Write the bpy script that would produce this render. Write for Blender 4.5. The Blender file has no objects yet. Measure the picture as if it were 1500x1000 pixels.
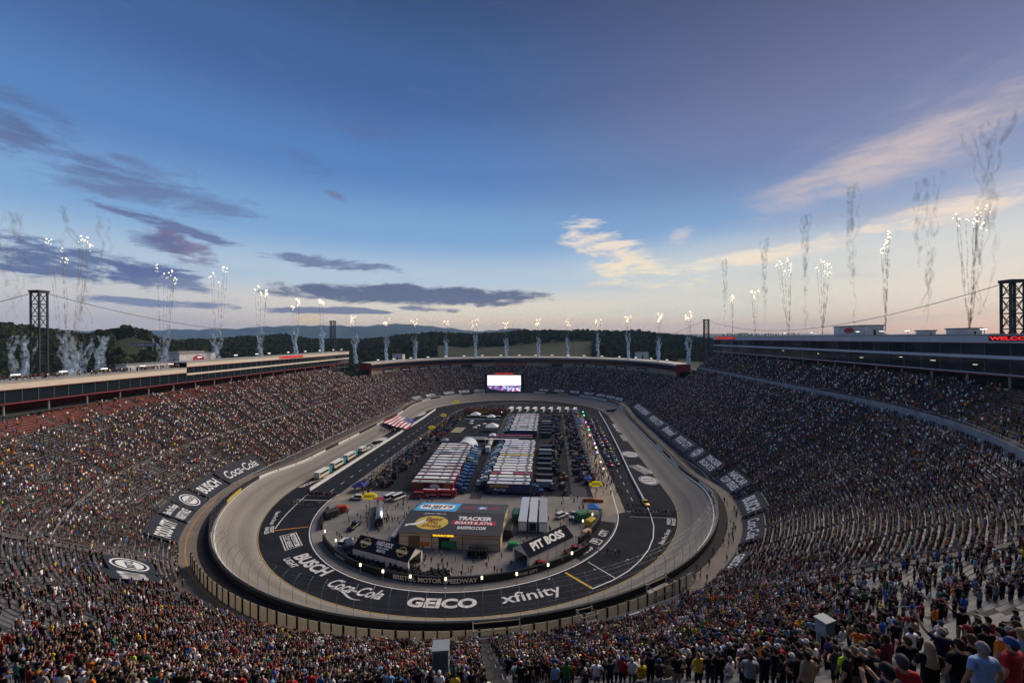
import bpy, bmesh, math, random
import numpy as np
from mathutils import Vector, Matrix, Euler
SC = bpy.context.scene
COL = SC.collection
RNG = random.Random(7)
NR = np.random.RandomState(11)
rad = math.radians

# ------------------------------------------------------------------ camera
F, V0, ROLL, TH = 593.27, 495.23, -0.0058, 0.09202
CAM = Vector((28.882, -238.408, 60.0))
cam_d = bpy.data.cameras.new('camera')
cam = bpy.data.objects.new('camera', cam_d); COL.objects.link(cam)
cam_d.sensor_width = 36.0; cam_d.lens = 36.0 * F / 1500.0
cam_d.shift_y = -(500 - V0) / 1500.0
cam_d.clip_start = 0.2; cam_d.clip_end = 60000
cam.location = CAM
cam.matrix_world = Matrix.Translation(CAM) @ Euler((rad(90), 0, TH), 'XYZ').to_matrix().to_4x4() @ Matrix.Rotation(ROLL, 4, 'Z')
SC.camera = cam
SC.view_settings.view_transform = 'Standard'
SC.view_settings.look = 'None'
SC.view_settings.exposure = 0.0
SC.view_settings.gamma = 1.0
SC.cycles.max_bounces = 5
SC.cycles.diffuse_bounces = 2
SC.cycles.transparent_max_bounces = 24
SC.cycles.use_adaptive_sampling = True
SC.cycles.use_denoising = True

def s2l(c):
    return tuple(((x / 255.0) / 12.92 if x / 255.0 <= 0.04045 else ((x / 255.0 + 0.055) / 1.055) ** 2.4) for x in c)

# ------------------------------------------------------------------ world: dusk sky with clouds
W = bpy.data.worlds.new('World'); SC.world = W; W.use_nodes = True
nt = W.node_tree; N = nt.nodes; LK = nt.links
for n in list(N): N.remove(n)
def nd(t, **kw):
    n = N.new(t)
    for k, v in kw.items(): setattr(n, k, v)
    return n
def mth(op, a, b=None, c=None, clamp=False):
    n = nd('ShaderNodeMath', operation=op, use_clamp=clamp)
    for i, x in enumerate((a, b, c)):
        if x is None: continue
        if isinstance(x, (int, float)): n.inputs[i].default_value = x
        else: LK.new(x, n.inputs[i])
    return n.outputs[0]
def mixc(fac, a, b, mode='MIX'):
    n = nd('ShaderNodeMix', data_type='RGBA', blend_type=mode)
    for key, x in ((0, fac), (6, a), (7, b)):
        if isinstance(x, (int, float)): n.inputs[key].default_value = x
        elif isinstance(x, tuple): n.inputs[key].default_value = (*x, 1)
        else: LK.new(x, n.inputs[key])
    return n.outputs[2]
def mapr(x, a, b, c=0.0, d=1.0, mode='SMOOTHSTEP'):
    n = nd('ShaderNodeMapRange', interpolation_type=mode, clamp=True)
    LK.new(x, n.inputs[0])
    for i, v in enumerate((a, b, c, d)): n.inputs[i + 1].default_value = v
    return n.outputs[0]
tc = nd('ShaderNodeTexCoord')
rot = nd('ShaderNodeVectorRotate', rotation_type='Z_AXIS'); LK.new(tc.outputs['Generated'], rot.inputs['Vector']); rot.inputs['Angle'].default_value = -TH
sep = nd('ShaderNodeSeparateXYZ'); LK.new(rot.outputs[0], sep.inputs[0])
az = mth('MULTIPLY', mth('ARCTAN2', sep.outputs[0], sep.outputs[1]), 180 / math.pi)      # degrees right of the camera axis
el = mth('MULTIPLY', mth('ARCSINE', sep.outputs[2]), 180 / math.pi)
ramp = nd('ShaderNodeValToRGB'); ramp.color_ramp.interpolation = 'EASE'
LK.new(mth('DIVIDE', el, 90.0, clamp=True), ramp.inputs[0])
stops = [(0, (242, 202, 172)), (1.6, (255, 224, 186)), (4.2, (242, 230, 208)), (8.0, (186, 206, 224)), (14, (126, 168, 214)), (22, (86, 130, 188)), (31, (66, 99, 154)), (42, (52, 74, 119)), (90, (28, 44, 88))]
cr = ramp.color_ramp
while len(cr.elements) > 1: cr.elements.remove(cr.elements[-1])
cr.elements[0].position = 0; cr.elements[0].color = (*s2l(stops[0][1]), 1)
for e, c in stops[1:]:
    k = cr.elements.new(e / 90.0); k.color = (*s2l(c), 1)
# the west (right) is paler and greyer, the east (left) bluer at the horizon
lowm = mapr(el, 0, 11, 1, 0)
leftm = mth('MULTIPLY', mapr(az, -50, -8, 1, 0), lowm)
sky = mixc(mth('MULTIPLY', leftm, 0.55), ramp.outputs[0], s2l((140, 160, 205)))
rightm = mth('MULTIPLY', mapr(az, -14, 38, 0, 1), mapr(el, 9, 27, 0, 1))
sky = mixc(mth('MULTIPLY', rightm, 0.8), sky, mixc(mapr(el, 20, 40, 0, 1), s2l((122, 124, 158)), s2l((80, 86, 118))))
rlow = mth('MULTIPLY', mapr(az, 0, 30, 0, 1), mth('MULTIPLY', mapr(el, .5, 4, 0, 1), mapr(el, 8, 15, 1, 0)))
sky = mixc(mth('MULTIPLY', rlow, 0.7), sky, s2l((226, 224, 212)))
# streaky noise for the clouds, sheared into perspective
cv = nd('ShaderNodeCombineXYZ'); LK.new(mth('MULTIPLY', az, 0.055), cv.inputs[0]); LK.new(mth('MULTIPLY', el, 0.21), cv.inputs[1])
nz = nd('ShaderNodeTexNoise'); nz.inputs['Scale'].default_value = 2.1; nz.inputs['Detail'].default_value = 9; nz.inputs['Roughness'].default_value = 0.62; nz.inputs['Distortion'].default_value = 0.5
LK.new(cv.outputs[0], nz.inputs['Vector'])
nz2 = nd('ShaderNodeTexNoise'); nz2.inputs['Scale'].default_value = 7.0; nz2.inputs['Detail'].default_value = 6; nz2.inputs['Roughness'].default_value = 0.7
LK.new(cv.outputs[0], nz2.inputs['Vector'])
nmix = mth('ADD', mth('MULTIPLY', nz.outputs[0], 0.7), mth('MULTIPLY', nz2.outputs[0], 0.3))
def px_dir(u, v):
    a = math.degrees(math.atan2(u - 750, F)); e = math.degrees(math.atan2(V0 - v, math.hypot(F, u - 750)))
    return a, e
def cloud(sky, u, v, ru, rv, tilt, col, dens, soft=0.5, nk=2.6, bias=0.0):
    a, e = px_dir(u, v); ca = math.cos(math.radians(a))
    ra = math.degrees(ru * ca * ca / F); re = math.degrees(rv * ca / F)
    t = math.radians(tilt)
    dx = mth('SUBTRACT', az, a); dy = mth('SUBTRACT', el, e)
    x = mth('DIVIDE', mth('ADD', mth('MULTIPLY', dx, math.cos(t)), mth('MULTIPLY', dy, math.sin(t))), ra)
    y = mth('DIVIDE', mth('SUBTRACT', mth('MULTIPLY', dy, math.cos(t)), mth('MULTIPLY', dx, math.sin(t))), re)
    r2 = mth('ADD', mth('MULTIPLY', x, x), mth('MULTIPLY', y, y))
    val = mth('SUBTRACT', mth('MULTIPLY', mth('SUBTRACT', nmix, 0.36 - bias / nk), nk), mth('MULTIPLY', r2, 0.55))
    m = mth('MULTIPLY', mapr(val, 0.0, soft, 0, 1), dens)
    return mixc(m, sky, s2l(col))
CLOUDS = [
 (1350, 230, 430, 120, 11, (164, 160, 182), .8, .9, 1.0, .35), (1290, 240, 300, 46, 13, (232, 208, 196), .8, .8, 1.3, .28),
 (1450, 296, 260, 50, 10, (228, 210, 200), .75, .9, 1.3, .25),
 (1240, 352, 360, 20, 8, (248, 230, 210), .9, .6, 2.8), (1030, 392, 200, 14, 6, (252, 236, 212), .9, .5, 2.8),
 (885, 356, 80, 36, -22, (246, 228, 210), 1, .5, 3.0), (950, 400, 120, 26, -10, (254, 236, 204), 1, .5, 3.0), (1000, 348, 28, 14, 10, (225, 212, 210), .6, .6, 3.0),
 (60, 190, 130, 42, -14, (86, 100, 142), .8, .6, 3.2), (215, 268, 240, 40, -8, (96, 112, 156), .75, .6, 3.2), (120, 235, 150, 30, -8, (98, 116, 164), .6, .6, 3.0),
 (258, 330, 120, 13, -11, (94, 104, 148), .85, .4, 3.2), (262, 358, 70, 24, -16, (118, 108, 146), .9, .4, 3.2), (100, 384, 190, 36, -3, (76, 96, 146), .9, .35, 3.2), (215, 405, 110, 20, -5, (84, 102, 150), .8, .35, 3.2),
 (480, 384, 130, 11, -2, (100, 112, 152), .85, .4, 3.2), (605, 432, 240, 16, -1, (84, 94, 128), .95, .35, 2.2, .25), (240, 441, 150, 8, -2, (92, 108, 156), .8, .4, 3.2), (480, 453, 150, 6, 0, (104, 108, 142), .9, .35, 3.2),
 (635, 453, 60, 5, -3, (104, 108, 142), .9, .35, 3.2), (490, 283, 26, 11, -20, (112, 106, 146), .7, .5, 3.0), (560, 195, 100, 40, -10, (84, 104, 158), .7, .8, 2.6), (440, 237, 70, 24, -12, (88, 106, 158), .6, .7, 2.8),
 (462, 468, 40, 13, 0, (255, 208, 130), .75, .7, 2.6, .1), (230, 352, 60, 20, -10, (84, 100, 150), .6, .4, 3.0)]
for c in CLOUDS: sky = cloud(sky, *c)
# soft high veils that go on all round, so nothing stops at the edge of the frame
veil = mth('MULTIPLY', mapr(nmix, 0.5, 0.75, 0, 1), mapr(el, 6, 30, .25, .1))
sky = mixc(veil, sky, s2l((130, 140, 175)))
nish = nd('ShaderNodeTexSky', sky_type='NISHITA'); nish.sun_disc = False
SUN_AZ, SUN_EL = rad(50), rad(34)      # azimuth right of the camera axis
nish.sun_elevation = rad(3); nish.sun_rotation = SUN_AZ - TH
SKY_STRENGTH = 1.0
bg = nd('ShaderNodeBackground'); bg.inputs[1].default_value = SKY_STRENGTH; LK.new(sky, bg.inputs[0])
bg2 = nd('ShaderNodeBackground'); bg2.inputs[1].default_value = 0.006; LK.new(nish.outputs[0], bg2.inputs[0])
adds = nd('ShaderNodeAddShader'); LK.new(bg.outputs[0], adds.inputs[0]); LK.new(bg2.outputs[0], adds.inputs[1])
wo = nd('ShaderNodeOutputWorld'); LK.new(adds.outputs[0], wo.inputs[0])
W.cycles.sampling_method = 'MANUAL'; W.cycles.sample_map_resolution = 512

# soft afterglow: one broad, low, warm sun from the right
sun_d = bpy.data.lights.new('sun', 'SUN'); sun_d.energy = 3.9; sun_d.angle = rad(48); sun_d.color = (1.0, 0.84, 0.68)
sun = bpy.data.objects.new('sun', sun_d); COL.objects.link(sun)
_a = math.pi / 2 - (SUN_AZ - TH)
sdir = Vector((math.cos(_a) * math.cos(SUN_EL), math.sin(_a) * math.cos(SUN_EL), math.sin(SUN_EL)))
sun.rotation_euler = sdir.to_track_quat('Z', 'Y').to_euler()

# ------------------------------------------------------------------ geometry of the place
R0, HL, TW = 74.03, 79.60, 10.84           # inner edge of the concrete, half straight, banked width
R2 = R0 + TW                                # outer wall
ARC = math.pi * R2; PER = 4 * HL + 2 * ARC
def base(s):
    s = s % PER
    if s < 2 * HL: return (R2, -HL + s, 1.0, 0.0)
    s -= 2 * HL
    if s < ARC:
        a = s / R2; return (R2 * math.cos(a), HL + R2 * math.sin(a), math.cos(a), math.sin(a))
    s -= ARC
    if s < 2 * HL: return (-R2, HL - s, -1.0, 0.0)
    s -= 2 * HL
    a = math.pi + s / R2; return (R2 * math.cos(a), -HL + R2 * math.sin(a), math.cos(a), math.sin(a))
def pt(s, d, z=0.0):
    x, y, nx, ny = base(s); return (x + nx * d, y + ny * d, z)
def s_of_phi(deg):                          # outward normal direction -> position on the turns
    if deg <= 180: return 2 * HL + math.radians(deg) * R2
    return 4 * HL + ARC + math.radians(deg - 180) * R2
def curv(s):                                # 1 on the turns, 0 on the straights
    s = s % PER
    return 1.0 if (2 * HL <= s < 2 * HL + ARC or s >= 4 * HL + ARC) else 0.0
def bank_h(s):
    y = base(s)[1]; t = min(max((abs(y) - HL * 0.7) / (HL * 0.5), 0), 1); t = t * t * (3 - 2 * t)
    return 3.2 + (5.94 - 3.2) * t
cT, sT = math.cos(TH), math.sin(TH)
def ray(u, v):
    a = u - 750; b = v - V0
    du = a * math.cos(ROLL) + b * math.sin(ROLL); dv = -a * math.sin(ROLL) + b * math.cos(ROLL)
    q = du / F
    return Vector((cT * q - sT, sT * q + cT, -dv / F))
def G(u, v, z=0.0):                         # the place on the plane z that stands at a spot of the photograph
    d = ray(u, v); t = (z - CAM.z) / d.z; return CAM + d * t
def GX(u, v, x):
    d = ray(u, v); return CAM + d * ((x - CAM.x) / d.x)
def GD(u, v, depth): return CAM + ray(u, v) * depth
def dwall(x, y): return math.hypot(x, max(abs(y) - HL, 0)) - R2
def project(p):
    qx, qy = p[0] - CAM.x, p[1] - CAM.y
    X = cT * qx + sT * qy; Z = -sT * qx + cT * qy
    if Z < 0.1: return None
    a = F * X / Z; b = F * (CAM.z - p[2]) / Z
    return (750 + a * math.cos(ROLL) - b * math.sin(ROLL), V0 + a * math.sin(ROLL) + b * math.cos(ROLL), Z)

# ------------------------------------------------------------------ materials
MATS = {}
def M(name, col, rough=0.75, metal=0.0, var=0.18, scale=0.6, emit=None, estr=1.0, spec=0.3, bump=0.0, detail=5):
    if name in MATS: return MATS[name]
    m = bpy.data.materials.new(name); m.use_nodes = True; t = m.node_tree; b = t.nodes['Principled BSDF']
    b.inputs['Roughness'].default_value = rough; b.inputs['Metallic'].default_value = metal
    b.inputs['Specular IOR Level'].default_value = spec
    if var > 0:
        g = t.nodes.new('ShaderNodeNewGeometry'); n = t.nodes.new('ShaderNodeTexNoise')
        n.inputs['Scale'].default_value = scale; n.inputs['Detail'].default_value = detail; n.inputs['Roughness'].default_value = 0.65
        t.links.new(g.outputs['Position'], n.inputs['Vector'])
        r = t.nodes.new('ShaderNodeMapRange'); r.inputs[1].default_value = 0.3; r.inputs[2].default_value = 0.7
        r.inputs[3].default_value = 1 - var; r.inputs[4].default_value = 1 + var
        t.links.new(n.outputs[0], r.inputs[0])
        x = t.nodes.new('ShaderNodeMix'); x.data_type = 'RGBA'; x.blend_type = 'MULTIPLY'; x.inputs[0].default_value = 1
        x.inputs[6].default_value = (*col, 1); t.links.new(r.outputs[0], x.inputs[7]); t.links.new(x.outputs[2], b.inputs['Base Color'])
        if bump > 0:
            bp = t.nodes.new('ShaderNodeBump'); bp.inputs['Strength'].default_value = bump; t.links.new(n.outputs[0], bp.inputs['Height']); t.links.new(bp.outputs[0], b.inputs['Normal'])
    else: b.inputs['Base Color'].default_value = (*col, 1)
    if emit:
        b.inputs['Emission Color'].default_value = (*emit, 1); b.inputs['Emission Strength'].default_value = estr
    MATS[name] = m; return m
def attr_mat(name, attr, rough=0.8):        # colour carried by each person, car or trailer
    m = bpy.data.materials.new(name); m.use_nodes = True; t = m.node_tree; b = t.nodes['Principled BSDF']
    a = t.nodes.new('ShaderNodeAttribute'); a.attribute_type = 'INSTANCER'; a.attribute_name = attr
    t.links.new(a.outputs['Color'], b.inputs['Base Color']); b.inputs['Roughness'].default_value = rough; b.inputs['Specular IOR Level'].default_value = 0.2
    MATS[name] = m; return m
def obj_mat(name, rough=0.4, spec=0.4, metal=0.0):     # colour = the object's own colour
    m = bpy.data.materials.new(name); m.use_nodes = True; t = m.node_tree; b = t.nodes['Principled BSDF']
    a = t.nodes.new('ShaderNodeObjectInfo'); t.links.new(a.outputs['Color'], b.inputs['Base Color'])
    b.inputs['Roughness'].default_value = rough; b.inputs['Specular IOR Level'].default_value = spec; b.inputs['Metallic'].default_value = metal
    MATS[name] = m; return m
WHITE = M('white_paint', (.78, .78, .76), .6, var=.06, scale=1.5)
BLACK = M('black_paint', (.012, .012, .014), .6, var=.2)
STEEL = M('galvanised_steel', (.36, .37, .38), .45, .7, var=.1)
ALUN = M('shaded_bench', (.16, .162, .17), .8, 0, var=.3, scale=1.2); CONCN = M('shaded_tread_concrete', (.062, .06, .06), .95, var=.3, scale=.8)  # near stand only: darker copies of bench and concrete, shade put into the colour
ALU = M('aluminium_bench', (.25, .25, .26), .65, .1, var=.2, scale=.8)
CONC = M('stand_concrete', (.088, .080, .078), .9, var=.25, scale=.25, bump=.1)
CONC2 = M('pale_concrete', (.32, .31, .29), .9, var=.18, scale=.3)
ASPH = M('dark_asphalt', (.015, .018, .026), .9, spec=.15, var=.35, scale=.18)
ASPHI = M('infield_asphalt', (.017, .019, .025), .9, spec=.12, var=.3, scale=.12)
PAVE = M('infield_pavement', (.205, .197, .185), .9, var=.25, scale=.12)
PITC = M('pit_concrete', (.30, .26, .20), .9, var=.2, scale=.2)
RED = M('dark_red_paint', (.16, .012, .018), .6, var=.1)
CREAM = M('cream_fascia', (.66, .57, .45), .7, var=.06, scale=.4)
GREYF = M('grey_fascia', (.46, .49, .56), .7, var=.06, scale=.4)
GLASS = M('dark_window_glass', (.012, .018, .022), .12, var=0, spec=.5)
RUBBER = M('rubber', (.012, .012, .012), .85, var=.15)
OBJC = obj_mat('painted_panel', .45)
CARP = obj_mat('car_paint', .25, .5)
YELL = M('yellow_paint', (.62, .38, .03), .6, var=.08)
TARP = M('dark_tarp', (.018, .023, .035), .7, var=.2, scale=.3)
LAMP = M('lit_lamp', (.9, .9, .85), .5, var=0, emit=(1, .93, .78), estr=3)
LAMPW = M('lit_flood', (.9, .9, .85), .5, var=0, emit=(1, .97, .92), estr=2.0)

# ------------------------------------------------------------------ mesh helpers
class MB:
    def __init__(s): s.v = []; s.f = []; s.m = []; s.uv = None
    def poly(s, pts, m=0):
        i = len(s.v); s.v += [tuple(p) for p in pts]; s.f.append(tuple(range(i, i + len(pts)))); s.m.append(m); return s
    def box(s, c, d, rz=0.0, m=0, taper=1.0):
        i = len(s.v); cx, cy, cz = c; hx, hy, hz = d[0] / 2, d[1] / 2, d[2] / 2; co, si = math.cos(rz), math.sin(rz)
        for z in (-1, 1):
            k = taper if z > 0 else 1
            for x, y in ((-1, -1), (1, -1), (1, 1), (-1, 1)):
                X, Y = x * hx * k, y * hy * k; s.v.append((cx + X * co - Y * si, cy + X * si + Y * co, cz + z * hz))
        for q in ((3, 2, 1, 0), (4, 5, 6, 7), (0, 1, 5, 4), (1, 2, 6, 5), (2, 3, 7, 6), (3, 0, 4, 7)):
            s.f.append(tuple(i + k for k in q)); s.m.append(m)
        return s
    def tube(s, pts, r, n=6, m=0, cap=True):
        pts = [Vector(p) for p in pts]; i0 = len(s.v); K = len(pts)
        for k, p in enumerate(pts):
            t = (pts[min(k + 1, K - 1)] - pts[max(k - 1, 0)]).normalized()
            a = t.cross(Vector((0, 0, 1)));
            if a.length < 1e-3: a = Vector((1, 0, 0))
            a.normalize(); b = t.cross(a); rr = r[k] if isinstance(r, (list, tuple)) else r
            for j in range(n):
                w = 2 * math.pi * j / n; q = p + (a * math.cos(w) + b * math.sin(w)) * rr; s.v.append(tuple(q))
        for k in range(K - 1):
            for j in range(n):
                s.f.append((i0 + k * n + j, i0 + k * n + (j + 1) % n, i0 + (k + 1) * n + (j + 1) % n, i0 + (k + 1) * n + j)); s.m.append(m)
        if cap:
            s.f.append(tuple(i0 + j for j in range(n))); s.m.append(m)
            s.f.append(tuple(i0 + (K - 1) * n + j for j in reversed(range(n)))); s.m.append(m)
        return s
    def cyl(s, c, r, h, n=12, m=0, axis='z', r2=None):
        i = len(s.v); r2 = r if r2 is None else r2
        for z, rr in ((-h / 2, r), (h / 2, r2)):
            for j in range(n):
                w = 2 * math.pi * j / n; a, b = rr * math.cos(w), rr * math.sin(w)
                p = {'z': (a, b, z), 'x': (z, a, b), 'y': (b, z, a)}[axis]; s.v.append((c[0] + p[0], c[1] + p[1], c[2] + p[2]))
        for j in range(n):
            s.f.append((i + j, i + (j + 1) % n, i + n + (j + 1) % n, i + n + j)); s.m.append(m)
        s.f.append(tuple(i + j for j in reversed(range(n)))); s.m.append(m); s.f.append(tuple(i + n + j for j in range(n))); s.m.append(m)
        return s
    def sphere(s, c, r, m=0, n=8, k=5, sz=1.0):
        i = len(s.v)
        for a in range(k + 1):
            ph = math.pi * a / k
            for j in range(n):
                w = 2 * math.pi * j / n; s.v.append((c[0] + r * math.sin(ph) * math.cos(w), c[1] + r * math.sin(ph) * math.sin(w), c[2] + r * sz * math.cos(ph)))
        for a in range(k):
            for j in range(n):
                s.f.append((i + a * n + j, i + (a + 1) * n + j, i + (a + 1) * n + (j + 1) % n, i + a * n + (j + 1) % n)); s.m.append(m)
        return s
    def extrude(s, prof, y0, y1, m=0, y0t=None, zt=None):   # side profile (x,z) pulled along y
        i = len(s.v); n = len(prof)
        for y in (y0, y1):
            for x, z in prof: s.v.append((x, y, z))
        for j in range(n): s.f.append((i + j, i + (j + 1) % n, i + n + (j + 1) % n, i + n + j)); s.m.append(m)
        s.f.append(tuple(i + j for j in reversed(range(n)))); s.m.append(m); s.f.append(tuple(i + n + j for j in range(n))); s.m.append(m)
        return s
    def mesh(s, name, mats, smooth=False):
        me = bpy.data.meshes.new(name); me.from_pydata(s.v, [], s.f)
        for m in (mats if isinstance(mats, (list, tuple)) else [mats]): me.materials.append(m)
        me.polygons.foreach_set('material_index', s.m)
        if smooth: me.polygons.foreach_set('use_smooth', [True] * len(s.f))
        me.update(); return me
    def build(s, name, mats, parent=None, smooth=False, **kw):
        return link(name, s.mesh(name, mats, smooth), parent, **kw)
def link(name, me, parent=None, label=None, cat=None, group=None, kind=None, loc=None, rz=None, color=None):
    o = bpy.data.objects.new(name, me); COL.objects.link(o)
    if parent is not None: o.parent = parent
    if loc is not None: o.location = loc
    if rz is not None: o.rotation_euler = (0, 0, rz)
    if color is not None: o.color = (*color, 1)
    tag(o, label, cat, group, kind); return o
def tag(o, label=None, cat=None, group=None, kind=None):
    if label: o['label'] = label
    if cat: o['category'] = cat
    if group: o['group'] = group
    if kind: o['kind'] = kind
    return o
def thing(name, label, cat, loc=(0, 0, 0), rz=0.0, group=None):
    return link(name, None, None, label, cat, group, None, loc, rz)
def tree_copy(o, parent=None):
    c = o.copy(); COL.objects.link(c); c.parent = parent
    for ch in o.children: tree_copy(ch, c)
    return c
def srange(s0, s1, step):
    n = max(1, int(round((s1 - s0) / step))); return [s0 + (s1 - s0) * i / n for i in range(n + 1)]
def ring(mb, ss, prof, m=0, closed=False):   # prof(s) -> [(d,z),...] joined along s
    rows = []
    for s in ss:
        i = len(mb.v)
        pr = prof(s)
        for d, z in pr: mb.v.append(pt(s, d, z))
        rows.append((i, len(pr)))
    for a in range(len(rows) - (0 if closed else 1)):
        i, n = rows[a]; j, _ = rows[(a + 1) % len(rows)]
        for k in range(n - 1): mb.f.append((i + k, i + k + 1, j + k + 1, j + k)); mb.m.append(m)
    return mb

# text as flat mesh: returns verts (x right, y up, centred) and faces
TXT = {}
def text2d(txt, bold=0.0, shear=0.0, space=1.0):
    key = (txt, bold, shear, space)
    if key in TXT: return TXT[key]
    c = bpy.data.curves.new('t', 'FONT'); c.body = txt; c.offset = bold; c.shear = shear; c.space_character = space; c.resolution_u = 3; c.align_x = 'CENTER'
    o = bpy.data.objects.new('t', c); COL.objects.link(o)
    dg = bpy.context.evaluated_depsgraph_get(); me = bpy.data.meshes.new_from_object(o.evaluated_get(dg))
    v = np.array([x.co[:2] for x in me.vertices]); f = [tuple(p.vertices) for p in me.polygons]
    bpy.data.objects.remove(o); bpy.data.curves.remove(c); bpy.data.meshes.remove(me)
    lo, hi = v.min(0), v.max(0); v = (v - (lo + hi) / 2); sz = hi - lo
    TXT[key] = (v, f, sz); return TXT[key]
def text_on(mb, txt, w, h, fmap, m=0, **kw):  # fit the text in w x h and lay each vertex with fmap(x, y)
    v, f, sz = text2d(txt, **kw); i = len(mb.v)
    for x, y in v: mb.v.append(tuple(fmap(x * w / sz[0], y * h / sz[1])))
    for q in f: mb.f.append(tuple(i + k for k in q)); mb.m.append(m)
    return mb
def disc2d(mb, rx, ry, fmap, m=0, n=28, r_in=0.0):
    i = len(mb.v)
    if r_in <= 0:
        for k in range(n): mb.v.append(tuple(fmap(rx * math.cos(2 * math.pi * k / n), ry * math.sin(2 * math.pi * k / n))))
        mb.f.append(tuple(range(i, i + n))); mb.m.append(m)
    else:
        for q in (1, r_in):
            for k in range(n): mb.v.append(tuple(fmap(q * rx * math.cos(2 * math.pi * k / n), q * ry * math.sin(2 * math.pi * k / n))))
        for k in range(n): mb.f.append((i + k, i + (k + 1) % n, i + n + (k + 1) % n, i + n + k)); mb.m.append(m)
    return mb
def rect2d(mb, x0, y0, x1, y1, fmap, m=0, nx=1):
    for k in range(nx):
        a = x0 + (x1 - x0) * k / nx; b = x0 + (x1 - x0) * (k + 1) / nx
        mb.poly([fmap(a, y0), fmap(b, y0), fmap(b, y1), fmap(a, y1)], m)
    return mb
def frame2d(mb, x0, y0, x1, y1, t, fmap, m=0):
    rect2d(mb, x0, y0, x1, y0 + t, fmap, m); rect2d(mb, x0, y1 - t, x1, y1, fmap, m); rect2d(mb, x0, y0 + t, x0 + t, y1 - t, fmap, m); rect2d(mb, x1 - t, y0 + t, x1, y1 - t, fmap, m)
def pmap(O, X, Y):                            # a plane: origin, right, up
    O, X, Y = Vector(O), Vector(X).normalized(), Vector(Y).normalized()
    return lambda x, y: O + X * x + Y * y
def tmap(theta_deg, r, z=0.012):              # on the flat of the near turn, read from outside
    t0 = math.radians(theta_deg)
    def f(x, y):
        t = t0 + x / r; q = r - y; return (q * math.sin(t), -HL - q * math.cos(t), z)
    return f
# ================================================================== SETTING
# ---- ground and hills
def grid_mesh(name, xs, ys, zf, mat, kind='structure', smooth=True, **kw):
    mb = MB(); nx, ny = len(xs), len(ys)
    for y in ys:
        for x in xs: mb.v.append((x, y, zf(x, y)))
    for j in range(ny - 1):
        for i in range(nx - 1): mb.f.append((j * nx + i, j * nx + i + 1, (j + 1) * nx + i + 1, (j + 1) * nx + i)); mb.m.append(0)
    return mb.build(name, mat, None, smooth, kind=kind, **kw)
GRASS = M('dusk_grass', (.026, .034, .013), .95, var=.45, scale=.012, detail=8)
def interp(tab, x):
    if x <= tab[0][0]: return tab[0][1]
    for (a, b), (c, d) in zip(tab, tab[1:]):
        if x <= c:
            t = (x - a) / (c - a); t = t * t * (3 - 2 * t); return b + (d - b) * t
    return tab[-1][1]
def wob(x, y, k=1.0):
    return math.sin(x * .013 * k + 1.3) * math.cos(y * .017 * k) + .5 * math.sin(x * .031 * k + y * .027 * k) + .25 * math.sin(x * .071 * k - y * .063 * k + 2)
# the land: flat round the oval, then wooded hills whose crests stand as they do in the photograph
CREST = [(-400, 470), (0, 472), (40, 474), (75, 481), (128, 487), (150, 484), (185, 477), (215, 483), (235, 492), (262, 497), (330, 494), (372, 489), (410, 488), (455, 495), (520, 496), (560, 494), (592, 489), (640, 487), (690, 490), (735, 488), (765, 483), (850, 485), (930, 487), (1000, 493), (1040, 497), (1150, 498), (1900, 497)]
CDIST = [(-400, 520), (0, 560), (128, 600), (185, 560), (235, 700), (330, 1000), (455, 1250), (592, 1150), (735, 1250), (850, 1100), (1040, 1150), (1900, 1200)]
TREE_H = 11.0
def land(x, y):
    qx, qy = x - CAM.x, y - CAM.y
    X = cT * qx + sT * qy; Z = -sT * qx + cT * qy
    if Z < 60: return -1.2
    u = 750 + F * X / Z
    D = interp(CDIST, u); hz = CAM.z + (V0 - interp(CREST, u)) / F * D - TREE_H
    t = Z / D
    edge = 480 if u > 300 else 330
    k = min(max((Z - edge) / (D - edge), 0), 1) if D > edge else 1
    k = k * k * (3 - 2 * k)
    base_z = -1.2 + 17 * min(max((Z - edge) / 400, 0), 1)
    z = base_z + (hz - base_z) * (k if Z <= D else max(0, 1 - (Z - D) / 900))
    if Z > edge: z += wob(x, y) * 2.2 * min(k * 2, 1)
    return z
gx = [-9000, -5000, -3000, -2000] + list(np.arange(-1500, 1501, 25)) + [2000, 3000, 5000, 9000]
gy = [-3000, -1200, -600] + list(np.arange(-300, 1500, 25)) + [1600, 1800, 2100, 2600, 3500, 6000, 15000]
grid_mesh('ground', gx, gy, land, GRASS)
# far blue ridges
RIDGE = M('wooded_mountain', (.02, .03, .02), .95, var=.3, scale=.004)
def ridge(name, dist, tab, foot, seed):
    rr = random.Random(seed); mb = MB(); us = list(range(-500, 2001, 9)); rowsn = 9
    ph = [rr.uniform(0, 6.28) for _ in range(6)]
    for u in us:
        v = interp(tab, u) + .55 * math.sin(u * .11 + ph[0]) + .4 * math.sin(u * .23 + ph[1]) + .3 * math.sin(u * .47 + ph[2])
        d = ray(u, V0); d.z = 0
        top = CAM.z + (V0 - v) / F * dist
        for k in range(rowsn):
            t = k / (rowsn - 1); side = -1 + 2 * t
            h = top * (1 - abs(side) ** 1.25) + foot
            p = CAM + d * (dist + side * dist * .2 + 90 * math.sin(u * .05 + k * 1.7 + ph[3]) * (1 - abs(side)))
            mb.v.append((p.x, p.y, h + (40 * math.sin(u * .09 + k * 2.1 + ph[4]) * (.3 < t < .49) * top / 400 if k != 4 else 0)))
    for i in range(len(us) - 1):
        for k in range(rowsn - 1):
            a = i * rowsn + k; mb.f.append((a, a + rowsn, a + rowsn + 1, a + 1)); mb.m.append(0)
    return mb.build(name, RIDGE, None, True, kind='structure')
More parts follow.
